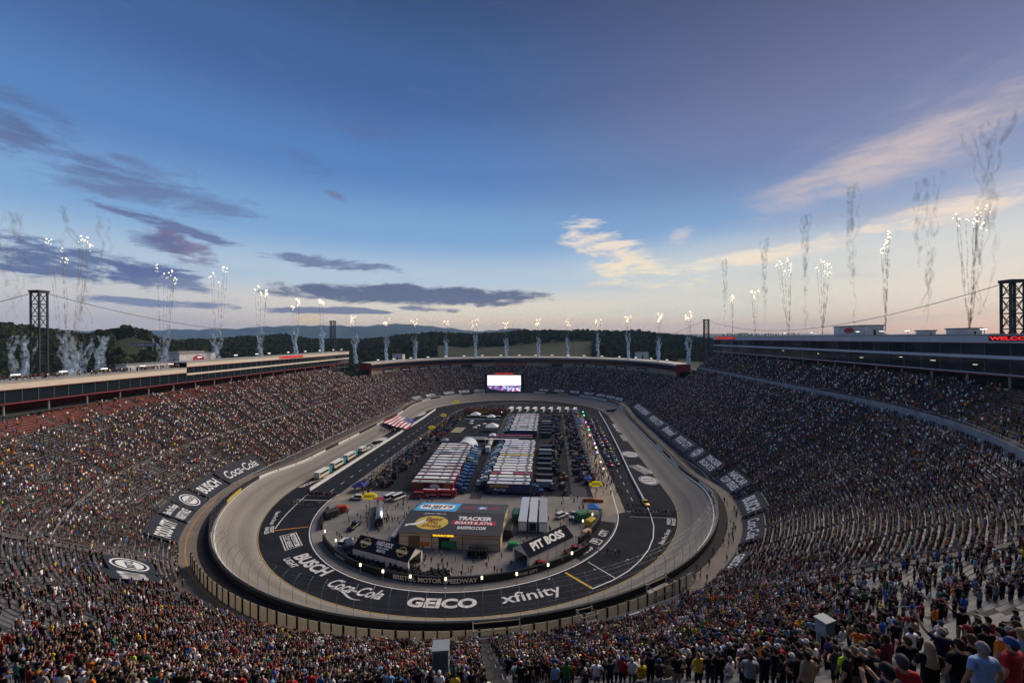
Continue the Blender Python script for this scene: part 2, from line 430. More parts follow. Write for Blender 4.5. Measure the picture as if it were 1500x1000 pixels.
ridge('mountain_ridge', 9000, [(-500, 482), (0, 480), (80, 477), (160, 479), (280, 477), (350, 476), (400, 473), (450, 472), (500, 473), (535, 474), (575, 470), (620, 473), (660, 478), (705, 482), (745, 480), (790, 488), (2000, 492)], -40, 3)
ridge('mountain_ridge', 6200, [(-500, 488), (300, 488), (600, 488), (700, 485), (748, 477), (790, 480), (850, 483), (900, 487), (960, 486), (1010, 488), (1080, 486), (1130, 489), (2000, 492)], -40, 5)

# ---- infield and track
def polar(cx, cy, r, a0, a1, n): return [(cx + r * math.cos(math.radians(a0 + (a1 - a0) * k / n)), cy + r * math.sin(math.radians(a0 + (a1 - a0) * k / n))) for k in range(n + 1)]
mb = MB(); SS = srange(0, PER, 2.5)[:-1]
# dark flat inside the banking: apron and pit roads as one sheet, concrete infield above it
mb.poly([pt(s, -TW, 0) for s in SS]); mb.build('apron', ASPH, kind='structure')
inner = polar(-.5, -92, 52.2, 180, 360, 48) + [(55, 60)] + polar(2, 85, 50, 0, 180, 40) + [(-50, 60)]
MB().poly([(x, y, .006) for x, y in inner]).build('infield_pavement', PAVE, kind='structure')
def sheet(name, pts, mat, z): return MB().poly([(x, y, z) for x, y in pts]).build(name, mat, kind='structure')
sheet('garage_road', [(-44, -84), (48, -84), (53, 60)] + polar(2, 85, 49, 0, 180, 30) + [(-48, 60)], ASPHI, .012)
sheet('pit_stalls', [(-52.6, -96), (-43, -90), (-38, -40), (-37, 80), (-50, 80), (-50.5, -60)], PITC, .018)
sheet('pit_stalls', [(54.6, -96), (47.5, -100), (45, -84), (44, -40), (44, 80), (54, 80), (55, -60)], PITC, .018)
sheet('hauler_lane', [(-1.5, -89), (3.0, -89), (-2.0, 100), (-6.0, 100)], M('lane_asphalt', (.05, .053, .06), .9, var=.25, scale=.15), .018)
sheet('hauler_lane', [(37, -84), (43, -84), (43, 100), (38.5, 100)], MATS['lane_asphalt'], .0185)
sheet('painted_corner', polar(-.5, -92, 52.0, 316, 346, 12) + polar(-.5, -92, 47.0, 346, 316, 12), ASPH, .014)
sheet('practice_pad', [(-34.5, 16), (-28, 16), (-27.5, 31), (-34.5, 31)], PITC, .018)
# banked concrete
TRK = M('track_concrete', (.275, .256, .228), .85, var=.1, scale=.05, bump=.05)
t = TRK.node_tree; bsd = t.nodes['Principled BSDF']
uvn = t.nodes.new('ShaderNodeUVMap'); mp = t.nodes.new('ShaderNodeMapping'); mp.inputs['Scale'].default_value = (.02, 1.1, 1)
t.links.new(uvn.outputs[0], mp.inputs[0]); n1 = t.nodes.new('ShaderNodeTexNoise'); n1.inputs['Scale'].default_value = 1.0; n1.inputs['Detail'].default_value = 7; t.links.new(mp.outputs[0], n1.inputs['Vector'])
sx = t.nodes.new('ShaderNodeSeparateXYZ'); t.links.new(uvn.outputs[0], sx.inputs[0])
def tm(op, a, b):
    n = t.nodes.new('ShaderNodeMath'); n.operation = op
    for i, x in enumerate((a, b)):
        if isinstance(x, (int, float)): n.inputs[i].default_value = x
        else: t.links.new(x, n.inputs[i])
    return n.outputs[0]
g1 = tm('MULTIPLY', tm('SUBTRACT', sx.outputs[1], 3.4), .45); g1 = tm('POWER', 2.718, tm('MULTIPLY', tm('MULTIPLY', g1, g1), -1))
g2 = tm('MULTIPLY', tm('SUBTRACT', sx.outputs[1], 7.6), .6); g2 = tm('POWER', 2.718, tm('MULTIPLY', tm('MULTIPLY', g2, g2), -1))
dark = tm('ADD', tm('MULTIPLY', g1, .42), tm('MULTIPLY', g2, .34))
fr = tm('FRACT', tm('DIVIDE', sx.outputs[0], 5.2), 0); jn = tm('LESS_THAN', fr, .02); fy = tm('FRACT', tm('DIVIDE', sx.outputs[1], 3.62), 0); jy = tm('LESS_THAN', fy, .02)
dark = tm('ADD', dark, tm('MULTIPLY', tm('MAXIMUM', jn, jy), .13))
dark = tm('SUBTRACT', 1.0, tm('MULTIPLY', dark, tm('ADD', tm('MULTIPLY', n1.outputs[0], 1.3), .25)))
mx = t.nodes.new('ShaderNodeMix'); mx.data_type = 'RGBA'; mx.blend_type = 'MULTIPLY'; mx.inputs[0].default_value = 1
src = bsd.inputs['Base Color'].links[0].from_socket; t.links.new(src, mx.inputs[6]); t.links.new(dark, mx.inputs[7]); t.links.new(mx.outputs[2], bsd.inputs['Base Color'])
KB = 8
def bankp(s):
    h = bank_h(s); return [(-TW + TW * k / KB, .02 + h * (.8 * (k / KB) + .2 * (k / KB) ** 2)) for k in range(KB + 1)]
mb = MB(); ring(mb, SS, bankp, closed=True); tro = mb.build('track', TRK, None, True, kind='structure')
uvl = tro.data.uv_layers.new(name='UVMap'); vi = np.empty(len(tro.data.loops), int); tro.data.loops.foreach_get('vertex_index', vi)
row = vi // (KB + 1); col = vi % (KB + 1); lp = np.repeat(np.arange(len(tro.data.polygons)), 4); seg = lp // KB
rr = np.where((seg == len(SS) - 1) & (row == 0), len(SS), row); uvl.data.foreach_set('uv', np.stack([rr * 2.5, col * TW / KB], 1).astype(np.float32).ravel())
# yellow line at the foot of the banking, white edge line under the wall
mb = MB(); ring(mb, SS, lambda s: [(-TW - .35, .008), (-TW - .1, .008)], closed=True); mb.build('edge_line', M('faded_yellow', (.42, .30, .10), .8), kind='structure')
def lanes(name, pts, w, mat, z=.01):
    mb = MB(); P = [Vector((p[0], p[1], 0)) for p in pts]; L = []
    for k, p in enumerate(P):
        d = (P[min(k + 1, len(P) - 1)] - P[max(k - 1, 0)]).normalized(); n = Vector((-d.y, d.x, 0)) * w / 2; L.append((p + n, p - n))
    for (a, b), (c, d) in zip(L, L[1:]): mb.poly([(a.x, a.y, z), (b.x, b.y, z), (d.x, d.y, z), (c.x, c.y, z)])
    return mb.build(name, mat, kind='structure')
lanes('inner_white_line', [(54.6, 20), (53.5, -60)] + polar(-.5, -92, 52.6, 360, 180, 60) + [(-52.6, -88)], .32, WHITE, .022)
lanes('pit_lane_line', [(-58.2, -117.3), (-60.4, -111), (-62.2, -104), (-64.0, -95), (-65.2, -87)], .28, WHITE)
lanes('pit_lane_line', [(38.7, -140.2), (44, -136.4), (48.7, -132), (53, -126.5), (56.6, -120.5), (59.6, -113.5), (61.6, -106), (62.8, -97), (63.2, -90)], .28, WHITE)
lanes('pit_lane_line', [(-51.5, -94.5), (-66, -94.5)], .2, WHITE); lanes('pit_lane_line', [(55, -95.5), (70, -95.5)], .2, WHITE); lanes('pit_lane_line', [(55.2, -99.5), (70, -99.5)], .16, WHITE)
lanes('pit_entry_line', [(-58.3, -118.7), (-48.4, -115.1)], .45, M('orange_line', (.55, .22, .03), .7)); lanes('pit_entry_line', [(32.6, -133.9), (38.7, -139.9)], .6, YELL)
lanes('pit_lane_line', [(38.9, -128.5), (45.0, -135.4)], .22, WHITE)
for x in (-57.5, 59.0):
    for k in range(22): lanes('lane_dash', [(x, -86 + k * 8), (x, -83 + k * 8)], .18, WHITE)
lanes('flag_line', [(30.5, -131), (36, -125.5)], .12, WHITE)

# ---- painted lettering on the dark apron
PAINT = M('track_lettering', (.62, .62, .61), .8, var=.34, scale=.9, detail=9)
def painted(name, draw, mats=PAINT):
    mb = MB(); draw(mb); return mb.build(name, mats, kind='structure')
painted('painted_lettering', lambda mb: text_on(mb, 'GEICO', 16.0, 3.4, tmap(3.5, 68.9), bold=.045))
painted('painted_lettering', lambda mb: text_on(mb, 'xfinity', 14.8, 4.6, tmap(20.9, 68.9), bold=.012))
def coke(fm):
    def d(mb):
        text_on(mb, 'Coca‑Cola'.replace('‑', '-'), 15.6, 3.4, fm, bold=.02, shear=.35)
        for k in range(14):                      # the swash under the script
            a, b = k / 14, (k + 1) / 14; y = lambda q: -2.35 + .8 * math.sin(q * 5.2 + .4); w = lambda q: .1 + .42 * math.sin(math.pi * q)
            X = lambda q: -5.8 + 9.5 * q
            mb.poly([fm(X(a), y(a) - w(a) / 2), fm(X(b), y(b) - w(b) / 2), fm(X(b), y(b) + w(b) / 2), fm(X(a), y(a) + w(a) / 2)])
    return d
painted('painted_lettering', coke(tmap(-15.2, 67.9)))
painted('painted_lettering', lambda mb: (text_on(mb, 'BUSCH', 15.4, 3.6, tmap(-31.6, 65.9), bold=.04, shear=.15), text_on(mb, 'LIGHT', 6.6, 1.7, tmap(-36.2, 69.1), bold=.03, shear=.1)))
def nascar(fm, w, h):
    def d(mb):
        frame2d(mb, -w / 2, -h / 2, w / 2, h / 2, h * .06, fm); rect2d(mb, -w * .44, h * .1, w * .44, h * .38, fm); text_on(mb, 'NASCAR', w * .7, h * .17, lambda x, y: Vector(fm(x, y + h * .24)) + Vector((0, 0, .004)), m=1, bold=.03)
        text_on(mb, 'CUP SERIES', w * .84, h * .24, lambda x, y: fm(x, y - h * .08), bold=.03); rect2d(mb, -w * .44, -h * .34, w * .44, -h * .27, fm)
    return d
painted('painted_lettering', nascar(tmap(-47.3, 65.9), 10.4, 4.6), [PAINT, ASPH])
def vmap(x, y, ang, z=.012):                      # flat on the ground, text running along ang
    a = math.radians(ang); X = Vector((math.cos(a), math.sin(a), 0)); Y = Vector((-math.sin(a), math.cos(a), 0)); O = Vector((x, y, z)); return lambda p, q: O + X * p + Y * q
def cmap(deg, r=49.7, z=.024):
    t0 = math.radians(deg)
    def f(x, y): t = t0 + x / r; q = r - y; return (-.5 + q * math.cos(t), -92 + q * math.sin(t), z)
    return f
def bps(ang):
    return lambda mb: (text_on(mb, 'Bass Pro Shops', 9.2, 1.5, tmap(ang, 71.6), bold=.02), )
painted('painted_lettering', lambda mb: (text_on(mb, 'Bass Pro Shops', 10.5, 1.7, tmap(-64.5, 70.6), bold=.02), text_on(mb, 'NIGHT', 5.0, 1.2, tmap(-57.0, 70.2), bold=.04), text_on(mb, 'RACE', 5.0, 1.2, tmap(-57.0, 71.6), bold=.04)))
painted('painted_lettering', lambda mb: (text_on(mb, 'Bass Pro Shops', 10.5, 1.7, tmap(62.5, 71.6), bold=.02), text_on(mb, 'NIGHT', 5.0, 1.2, tmap(71.6, 71.0), bold=.04), text_on(mb, 'RACE', 5.0, 1.2, tmap(71.6, 72.5), bold=.04)))
painted('painted_lettering', lambda mb: (text_on(mb, 'FOOD', 4.6, 2.4, cmap(322.5), bold=.04), text_on(mb, 'CITY', 4.4, 2.4, cmap(336.5), bold=.04), frame2d(mb, -1.5, -1.6, 1.5, 1.6, .35, cmap(329.5)), text_on(mb, 'F', 1.2, 2.2, cmap(329.5), bold=.06)))
cmap0 = None
def side_text(txt, u, v, w, h, ang, **kw):
    p = G(u, v); painted('painted_lettering', lambda mb: text_on(mb, txt, w, h, vmap(p.x, p.y, ang), **kw))
side_text('FOOD CITY', 905, 627, 26, 4.2, -90, bold=.04)
def box_sign(u, v, w, h, ang):
    p = G(u, v); painted('painted_lettering', nascar(vmap(p.x, p.y, ang), w, h), [PAINT, ASPH])
box_sign(917, 641, 15, 5.2, -90)
def badge(u, v, r, txt, ang=0, sq=1.0):
    p = G(u, v); fm = vmap(p.x, p.y, ang); fu = lambda x, y: fm(x, y) + Vector((0, 0, .004))
    painted('painted_emblem', lambda mb: (disc2d(mb, r, r * sq, fm), disc2d(mb, r * .92, r * .92 * sq, fu, 1, r_in=.9), text_on(mb, txt[0], r * 1.2, r * .34, lambda x, y: fu(x, y + r * .25 * sq), m=1, bold=.03), text_on(mb, txt[1], r * 1.3, r * .34, lambda x, y: fu(x, y - r * .22 * sq), m=1, bold=.03)), [PAINT, ASPH])
badge(923, 665, 4.4, ('NIGHT', 'RACE'), 0, 1.2)
box_sign(940, 687, 12.5, 5.4, -68)
badge(950, 703, 3.9, ('BRISTOL', 'SPEEDWAY'), 0, 1.4)
side_text('GEICO', 541, 655, 15, 3.4, 82, bold=.04)
badge(552, 648, 3.2, ('FOOD', 'CITY'), 0, 1.6)
side_text('NASCAR CUP SERIES', 463, 703, 17, 2.2, 78, bold=.03)
badge(615, 606, 4.2, ('BRISTOL', 'SPEEDWAY'), 0, 2.6)
badge(556, 645, 3.8, ('BRISTOL', 'SPEEDWAY'), 0, 2.2)

# ---- outer wall, walkway and catch fence
mb = MB(); ring(mb, SS, lambda s: [(0.0, bank_h(s) - .4), (0.0, bank_h(s) + 1.15), (.55, bank_h(s) + 1.15), (.55, bank_h(s) + .05)], closed=True)
wall = mb.build('track_wall', BLACK, label='black concrete wall round the outside of the banked track', cat='wall')
PANW = M('white_wall_panel', (.62, .61, .58), .6, var=.1); PANB = M('black_wall_panel', (.02, .02, .023), .5, var=.2); PANY = M('yellow_wall_panel', (.45, .33, .05), .6); PANR = M('red_wall_panel', (.4, .05, .04), .6)
npan = 70
for k in range(npan):
    s0 = PER * k / npan; s1 = s0 + PER / npan * .96
    q = RNG.random(); nearT = 4 * HL + ARC < s0
    m = PANB if q < .52 else PANW
    if q > .95: m = PANY
    if q < .03: m = PANR
    mb = MB(); ring(mb, srange(s0, s1, 3), lambda s: [(-.12, bank_h(s) - .02), (-.12, bank_h(s) + 1.0), (-.003, bank_h(s) + 1.0)]); mb.build('wall_panel', m, wall)
mb = MB(); ring(mb, SS, lambda s: [(-.9, bank_h(s) - .04 + .03), (-.62, bank_h(s) + .0)], closed=True); mb.build('wall_foot_line', WHITE, kind='structure')
WALK = M('walkway_concrete', (.21, .185, .15), .9, var=.22, scale=.2)
def walkz(s): return bank_h(s) - .3
mb = MB(); ring(mb, SS, lambda s: [(.55, walkz(s)), (3.0, walkz(s))], closed=True); mb.build('wall_walkway', M('walkway_black', (.02, .02, .021), .9, var=.3), kind='structure')
mb = MB(); ring(mb, SS, lambda s: [(2.98, walkz(s) + .01), (12.5, walkz(s) + .01)], closed=True); mb.build('concourse_walkway', WALK, kind='structure')
mb = MB(); ring(mb, srange(s_of_phi(196), s_of_phi(262), 2.5), lambda s: [(5.2, walkz(s) + .02), (5.5, walkz(s) + .02)]); mb.build('walkway_line', M('orange_line2', (.5, .26, .06), .8), kind='structure')
fence = thing('catch_fence', 'tall steel catch fence with curved posts round the track wall', 'fence')
pm = MB(); H = 5.2; prof = [(0, 0, 0), (0, 0, 2.6), (-.15, 0, 3.5), (-.55, 0, 4.3), (-1.2, 0, 4.9), (-1.9, 0, H)]
pm.tube(prof, .04, 5); post_me = pm.mesh('post', STEEL)
npost = 240
for k in range(npost):
    s = PER * k / npost; x, y, nx, ny = base(s); link('post', post_me, fence, loc=(x + nx * .3, y + ny * .3, bank_h(s) + 1.1), rz=math.atan2(ny, nx))
for dz, dx in ((.4, 0), (1.3, 0), (2.2, 0), (3.3, -.1), (4.3, -.55), (4.9, -1.2), (5.2, -1.9)):
    mb = MB(); mb.tube([pt(s, .3 + dx, bank_h(s) + 1.1 + dz) for s in srange(0, PER, 4)], .008, 3, cap=False); mb.build('cable', STEEL, fence)
# fence lamps hanging on some posts on the near turn
# cream wind panels along the front of the near stand
CRP = M('cream_panel', (.55, .50, .40), .6, var=.15, scale=.4)
_t = CRP.node_tree; _tr = _t.nodes.new('ShaderNodeBsdfTranslucent'); _tr.inputs[0].default_value = (.8, .74, .6, 1); _mx = _t.nodes.new('ShaderNodeMixShader'); _mx.inputs[0].default_value = .38; _t.links.new(_t.nodes['Principled BSDF'].outputs[0], _mx.inputs[1]); _t.links.new(_tr.outputs[0], _mx.inputs[2]); _t.links.new(_mx.outputs[0], _t.nodes['Material Output'].inputs[0])
pan = thing('wind_panels', 'row of cream panels with dark posts below the front of the near grandstand', 'fence')
sa, sb = s_of_phi(230), s_of_phi(312); npn = 52
for k in range(npn):
    s0 = sa + (sb - sa) * k / npn; s1 = sa + (sb - sa) * (k + 1) / npn
    mb = MB(); a, b = pt(s0 + .12, 4.6), pt(s1 - .12, 4.6); mid = ((a[0] + b[0]) / 2, (a[1] + b[1]) / 2, 7.1); L = math.hypot(b[0] - a[0], b[1] - a[1])
    mb.box((0, 0, 0), (L, .08, 2.8)); mb.build('panel', CRP, pan, loc=mid, rz=math.atan2(b[1] - a[1], b[0] - a[0]))
    p = pt(s0, 4.65); MB().box((0, 0, 0), (.2 if k % 2 else .4, .22, 3.1)).build('post', BLACK, pan, loc=(p[0], p[1], 7.15))

# ---- grandstands
def P_near(d): return 11.5 + .63 * (d - 12) + .0013 * (d - 12) ** 2
def P_side(d): return 5.0 + .65 * (d - 6.5)
def P_up(d): return 37.6 + .69 * (d - 55)
J_NL, J_NR, J_FL, J_FR = s_of_phi(233.6), s_of_phi(304.5), s_of_phi(166), s_of_phi(10)
STEP = .86
STANDS = []
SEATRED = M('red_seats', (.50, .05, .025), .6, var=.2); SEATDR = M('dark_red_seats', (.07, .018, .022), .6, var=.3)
STEELR = M('handrail_steel', (.42, .43, .45), .4, .6, var=0)
rail_mb = MB(); rail_mb.tube([(0, 0, 0), (0, 0, .95), (1.5, 0, 1.9), (1.5, 0, 1.0)], .035, 5); rail_me = rail_mb.mesh('handrail', STEELR)
def stand(name, label, s0, s1, d0, d1, P, Dtop, aisle, benchmat, step_s=3.0, rails=True, s_in_view=None):
    root = thing(name, label, 'grandstand')
    ss = srange(s0, s1, step_s); rows = []; d = d0
    while d < d1 - 1e-6: rows.append(d); d += STEP
    mb = MB(); idx = {}
    for a, s in enumerate(ss):
        top = Dtop(s)
        for i, d in enumerate(rows):
            if d > top: break
            idx[a, i] = len(mb.v); mb.v.append(pt(s, d, P(d))); mb.v.append(pt(s, d + STEP, P(d)))
    for a in range(len(ss) - 1):
        for i in range(len(rows)):
            if (a, i) in idx and (a + 1, i) in idx:
                p, q = idx[a, i], idx[a + 1, i]; mb.f.append((p, p + 1, q + 1, q)); mb.m.append(0)
                if (a, i + 1) in idx and (a + 1, i + 1) in idx:
                    r, t = idx[a, i + 1], idx[a + 1, i + 1]; mb.f.append((p + 1, r, t, q + 1)); mb.m.append(0)
    # front wall, end walls
    for a in range(len(ss) - 1):
        p, q = pt(ss[a], d0, P(d0)), pt(ss[a + 1], d0, P(d0)); zb = walkz(ss[a]) - .5
        mb.poly([(p[0], p[1], zb), (p[0], p[1], p[2]), q, (q[0], q[1], zb)])
    for s in (s0, s1):
        n = [i for i in range(len(rows)) if rows[i] <= Dtop(s)]
        for i in n:
            a, b = pt(s, rows[i], P(rows[i])), pt(s, rows[i] + STEP, P(rows[i])); mb.poly([(a[0], a[1], 0), a, b, (b[0], b[1], 0)])
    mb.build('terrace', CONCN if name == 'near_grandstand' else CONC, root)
    # front rail
    mb = MB(); mb.tube([pt(s, d0 + .1, P(d0) + 1.0) for s in ss], .04, 4, cap=False); mb.tube([pt(s, d0 + .1, P(d0) + .55) for s in ss], .03, 4, cap=False); mb.build('front_rail', STEELR, root)
    # aisles run up the stand; benches stop at them
    na = max(2, int(round((s1 - s0) / aisle))); ais = [s0 + (s1 - s0) * k / na for k in range(na + 1)]
    for i, d in enumerate(rows):
        mb = MB(); any_ = False
        for a0, a1 in zip(ais, ais[1:]):
            k = curv((a0 + a1) / 2); g = .75 / ((R2 + d) / R2 if k else 1)
            sub = srange(a0 + g, a1 - g, 4.0)
            if d > min(Dtop(a0), Dtop(a1)): continue
            any_ = True
            z = P(d) + .43
            ring(mb, sub, lambda s: [(d + .42, z - .1), (d + .42, z), (d + .72, z), (d + .72, z - .1)])
        if any_: mb.build('bench_row', benchmat(i, len(rows)), root)
    if rails:
        for ai, s in enumerate(ais):
            for i in range(3, len(rows) - 2, 9):
                d = rows[i]
                if d > Dtop(s) - 2: continue
                p = project(pt(s, d, P(d)))
                if p is None or not (-60 < p[0] < 1560 and p[1] < 1060) or F / p[2] < 3.2: continue
                x, y, nx, ny = base(s); o = link('handrail', rail_me, root, loc=pt(s, d, P(d)), rz=math.atan2(ny, nx))
    STANDS.append(dict(root=root, s0=s0, s1=s1, rows=rows, P=P, D=Dtop, ais=ais, name=name)); return root
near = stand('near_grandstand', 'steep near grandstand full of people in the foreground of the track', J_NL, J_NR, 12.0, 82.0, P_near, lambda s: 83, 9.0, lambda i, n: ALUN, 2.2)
def D_left(s):
    y = base(s)[1]
    if s % PER > 4 * HL + ARC: return 55.5
    if s % PER >= 2 * HL + ARC: return 55.5 - 13 * min(max((y - 60) / 20, 0), 1)
    return 42.5
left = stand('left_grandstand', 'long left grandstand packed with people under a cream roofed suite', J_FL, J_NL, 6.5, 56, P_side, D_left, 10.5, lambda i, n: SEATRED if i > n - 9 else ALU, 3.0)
def D_rlow(s):
    y = base(s)[1]
    if s % PER > 4 * HL + ARC: return 52.6
    if s % PER < 2 * HL: return 52.6 - 10 * min(max((y - 64) / 16, 0), 1)
    return 42.5
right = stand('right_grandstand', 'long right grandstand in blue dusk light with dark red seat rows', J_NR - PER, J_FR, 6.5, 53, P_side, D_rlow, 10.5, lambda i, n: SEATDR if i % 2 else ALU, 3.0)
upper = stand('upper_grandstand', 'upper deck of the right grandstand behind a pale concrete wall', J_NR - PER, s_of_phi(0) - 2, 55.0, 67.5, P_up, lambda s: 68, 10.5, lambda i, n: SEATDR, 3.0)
far = stand('far_grandstand', 'curved far grandstand full of people behind the far turn', J_FR, J_FL, 6.5, 42, P_side, lambda s: 42.5, 10.5, lambda i, n: ALU, 3.0, rails=False)
# pale walkway wall between the right stand and its upper deck
mb = MB(); ss = srange(J_NR - PER, 2 * HL - 2, 3)
ring(mb, ss, lambda s: [(53.2, P_side(52.6)), (54.7, P_side(52.6)), (54.7, P_up(55) + .3), (54.95, P_up(55) + .3), (54.95, P_up(55) - .2)]); mb.build('deck_wall', M('pale_deck_wall', (.25, .27, .30), .8, var=.3, scale=.3), upper)
# cross aisle in the left stand: a pale strip and rail half way up
for root, a, b, dd in ((left, J_FL + 30, J_NL - 1, 27.2), (right, J_NR - PER + 1, 2 * HL, 30.0)):
    mb = MB(); ring(mb, srange(a, b, 3), lambda s: [(dd, P_side(dd) + .55), (dd + .3, P_side(dd) + .55), (dd + .3, P_side(dd) - .3)]); mb.build('cross_aisle', CONC2, root)
    mb = MB(); mb.tube([pt(s, dd, P_side(dd) + 1.1) for s in srange(a, b, 3)], .04, 4, cap=False); mb.build('cross_rail', STEELR, root)
# radial gangways with double rails where the near stand joins the side stands
for k, (s, dm) in enumerate(((J_NL, 60), (J_NR, 66))):
    g = thing('stand_gangway', ('left' if k == 0 else 'right') + ' railed gangway climbing between the near and side grandstands', 'gangway', group='gangways between the grandstands')
    mb = MB(); x, y, nx, ny = base(s); tx, ty = -ny, nx
    ds = [12 + (dm - 12) * q / 24 for q in range(25)]
    zz = lambda d: max(P_near(d), P_side(d)) + .25
    for a, b in zip(ds, ds[1:]):
        A, B = pt(s, a, zz(a)), pt(s, b, zz(b)); mb.poly([(A[0] - tx * 1.1, A[1] - ty * 1.1, A[2]), (A[0] + tx * 1.1, A[1] + ty * 1.1, A[2]), (B[0] + tx * 1.1, B[1] + ty * 1.1, B[2]), (B[0] - tx * 1.1, B[1] - ty * 1.1, B[2])])
    mb.build('stair', CONC, g)
    for sd in (-1.1, 1.1):
        for hz in (.55, 1.1):
            mb = MB(); mb.tube([(pt(s, d)[0] + tx * sd, pt(s, d)[1] + ty * sd, zz(d) + hz) for d in ds], .028, 4); mb.build('rail', M('dull_rail', (.16, .16, .165), .6, .3, var=0), g)

# tarps with lettering over the lowest seats
ZONES = []
TARPW = M('tarp_lettering', (.6, .62, .63), .8, var=.08)
def tarp(label, s0, s1, d0, d1, words, P=P_side, flip=False, emblem=False):
    ZONES.append((s0 % PER, s1 % PER, d0 - .9, d1 + .2, P is P_near)); t = thing('seat_tarp', label, 'tarp', group='dark advertising tarps over the lowest seats')
    mb = MB(); ss = srange(s0, s1, 2.0); ring(mb, ss, lambda s: [(d0, P(d0) + .75), (d1, P(d1) + .75)])
    ring(mb, ss, lambda s: [(d0, P(d0) - .4), (d0, P(d0) + .75)]); mb.build('sheet', TARP, t)
    sm, dm, sl = (s0 + s1) / 2, (d0 + d1) / 2, math.hypot(1, (P(d1) - P(d0)) / (d1 - d0))
    def fm(x, y):
        k = (R2 + dm) / R2 if curv(sm) else 1
        d = dm + y / sl; p = pt(sm - x / k, d, P(d) + .80); return p
    w = (s1 - s0) * ((R2 + dm) / R2 if curv(sm) else 1) * .8; h = (d1 - d0) * sl
    mb = MB()
    if emblem:
        disc2d(mb, h * .42, h * .42, fm, 0, r_in=.88); disc2d(mb, h * .3, h * .3, fm, 0); text_on(mb, words[0], h * .5, h * .2, lambda x, y: Vector(fm(x, y)) + Vector((0, 0, .03)), m=1, bold=.03)
    else:
        n = len(words)
        for i, (tx, kw) in enumerate(words):
            hh = h * (.55 if n == 1 else .36); v, f, sz = text2d(tx, **kw); ww = min(w, hh * sz[0] / sz[1] * 1.15)
            text_on(mb, tx, ww, hh, lambda x, y: fm(x, y + (0 if n == 1 else h * .22 * (1 - 2 * i))), **kw)
    mb.build('lettering', [TARPW, TARP], t); return t
B = dict(bold=.03)
P_l = 4 * HL + ARC
sL = lambda deg: s_of_phi(deg)
tarp('dark tarp with white flowing script beside the left side of the track', P_l - 4, P_l + 16.0, 7.2, 13.5, [('Coca-Cola', dict(bold=.01, shear=.4))])
tarp('dark tarp reading BUSCH under a small mountain mark on the left stand', P_l + 17.2, P_l + 29, 7.2, 13.5, [('BUSCH', dict(bold=.03, shear=.1))])
tarp('dark tarp with a round white emblem on the left stand', P_l + 30.2, P_l + 39, 7.2, 13.5, [('TRACKER'), ], emblem=True)
tarp('dark tarp reading NIGHT RACE on the left stand', P_l + 39.4, P_l + 47, 7.2, 13.5, [('Bass Pro Shops', B), ('NIGHT RACE', B)])
tarp('dark tarp reading FOOD CITY at the end of the left stand', P_l + 48, P_l + 60, 7.2, 13.5, [('FOOD CITY', B)])
yr = lambda y: y + HL
tarp('dark tarp with small white marks at the far end of right stand', yr(38), yr(84), 6.9, 13, [('BRISTOL MOTOR SPEEDWAY', B)])
tarp('dark tarp reading FOOD CITY farther along the right stand', yr(6), yr(37), 6.9, 13, [('FOOD CITY', B)])
tarp('dark tarp reading BRISTOL beside a round red and white mark', yr(-18), yr(5), 6.9, 13, [('Bristol', dict(bold=.03, shear=.2))])
tarp('dark tarp reading FOOD CITY nearer along the right stand', yr(-42), yr(-19), 6.9, 13, [('FOOD CITY', B)])
tarp('dark tarp with a round white emblem on the right stand', yr(-55), yr(-43), 6.9, 13, [('BRISTOL')], emblem=True)
tarp('dark tarp reading TRACKER BOATS on the right stand', yr(-72), yr(-56), 6.9, 13, [('TRACKER', B), ('BOATS', B)])
tarp('large dark tarp with NASCAR CUP SERIES on the right stand', -12, yr(-78), 6.9, 13.6, [('NASCAR', B), ('CUP SERIES', B)])
tarp('dark tarp reading BUSCH near the turn on the right stand', -30, -18, 6.8, 13.4, [('BUSCH', dict(bold=.03, shear=.1))])
tarp('dark tarp with white flowing script near the turn on the right stand', -47, -32, 6.8, 12, [('Coca-Cola', dict(bold=.01, shear=.4))])
tarp('dark tarp with curved white letters at the foot of the right stand joint', -62, -53, 6.4, 10.5, [('GEICO', B)])
tarp('dark tarp reading xfinity at the front of the near stand', J_NR - 20, J_NR - 3, 11.6, 15.2, [('xfinity', B)], P=P_near)
tarp('navy tarp with a round white emblem at the left end of the near stand', s_of_phi(234.8), s_of_phi(239.4), 13.0, 20, [('BRISTOL')], P=P_near, emblem=True)
tarp('blue hospitality tarp beside the round emblem in the near stand', s_of_phi(239.5), s_of_phi(242.5), 13.5, 21, [('FOOD CITY', B)], P=P_near)
fw = [('FOOD CITY', 160), ('BRISTOL', 149), ('SUNOCO', 136), ('BUSCH', 126), ('GEICO', 116), ('xfinity', 76), ('GOODYEAR', 66), ('TRACKER', 56), ('FOOD CITY', 46), ('GEICO', 37), ('BUSCH', 29), ('BRISTOL', 21)]
for k, (w_, ph) in enumerate(fw):
    tarp('dark tarp reading %s, %s from the left along the far stand' % (w_, ['first', 'second', 'third', 'fourth', 'fifth', 'sixth', 'seventh', 'eighth', 'ninth', 'tenth', 'eleventh', 'twelfth'][k]), s_of_phi(ph) - 6, s_of_phi(ph) + 6, 6.9, 12, [(w_, B)])
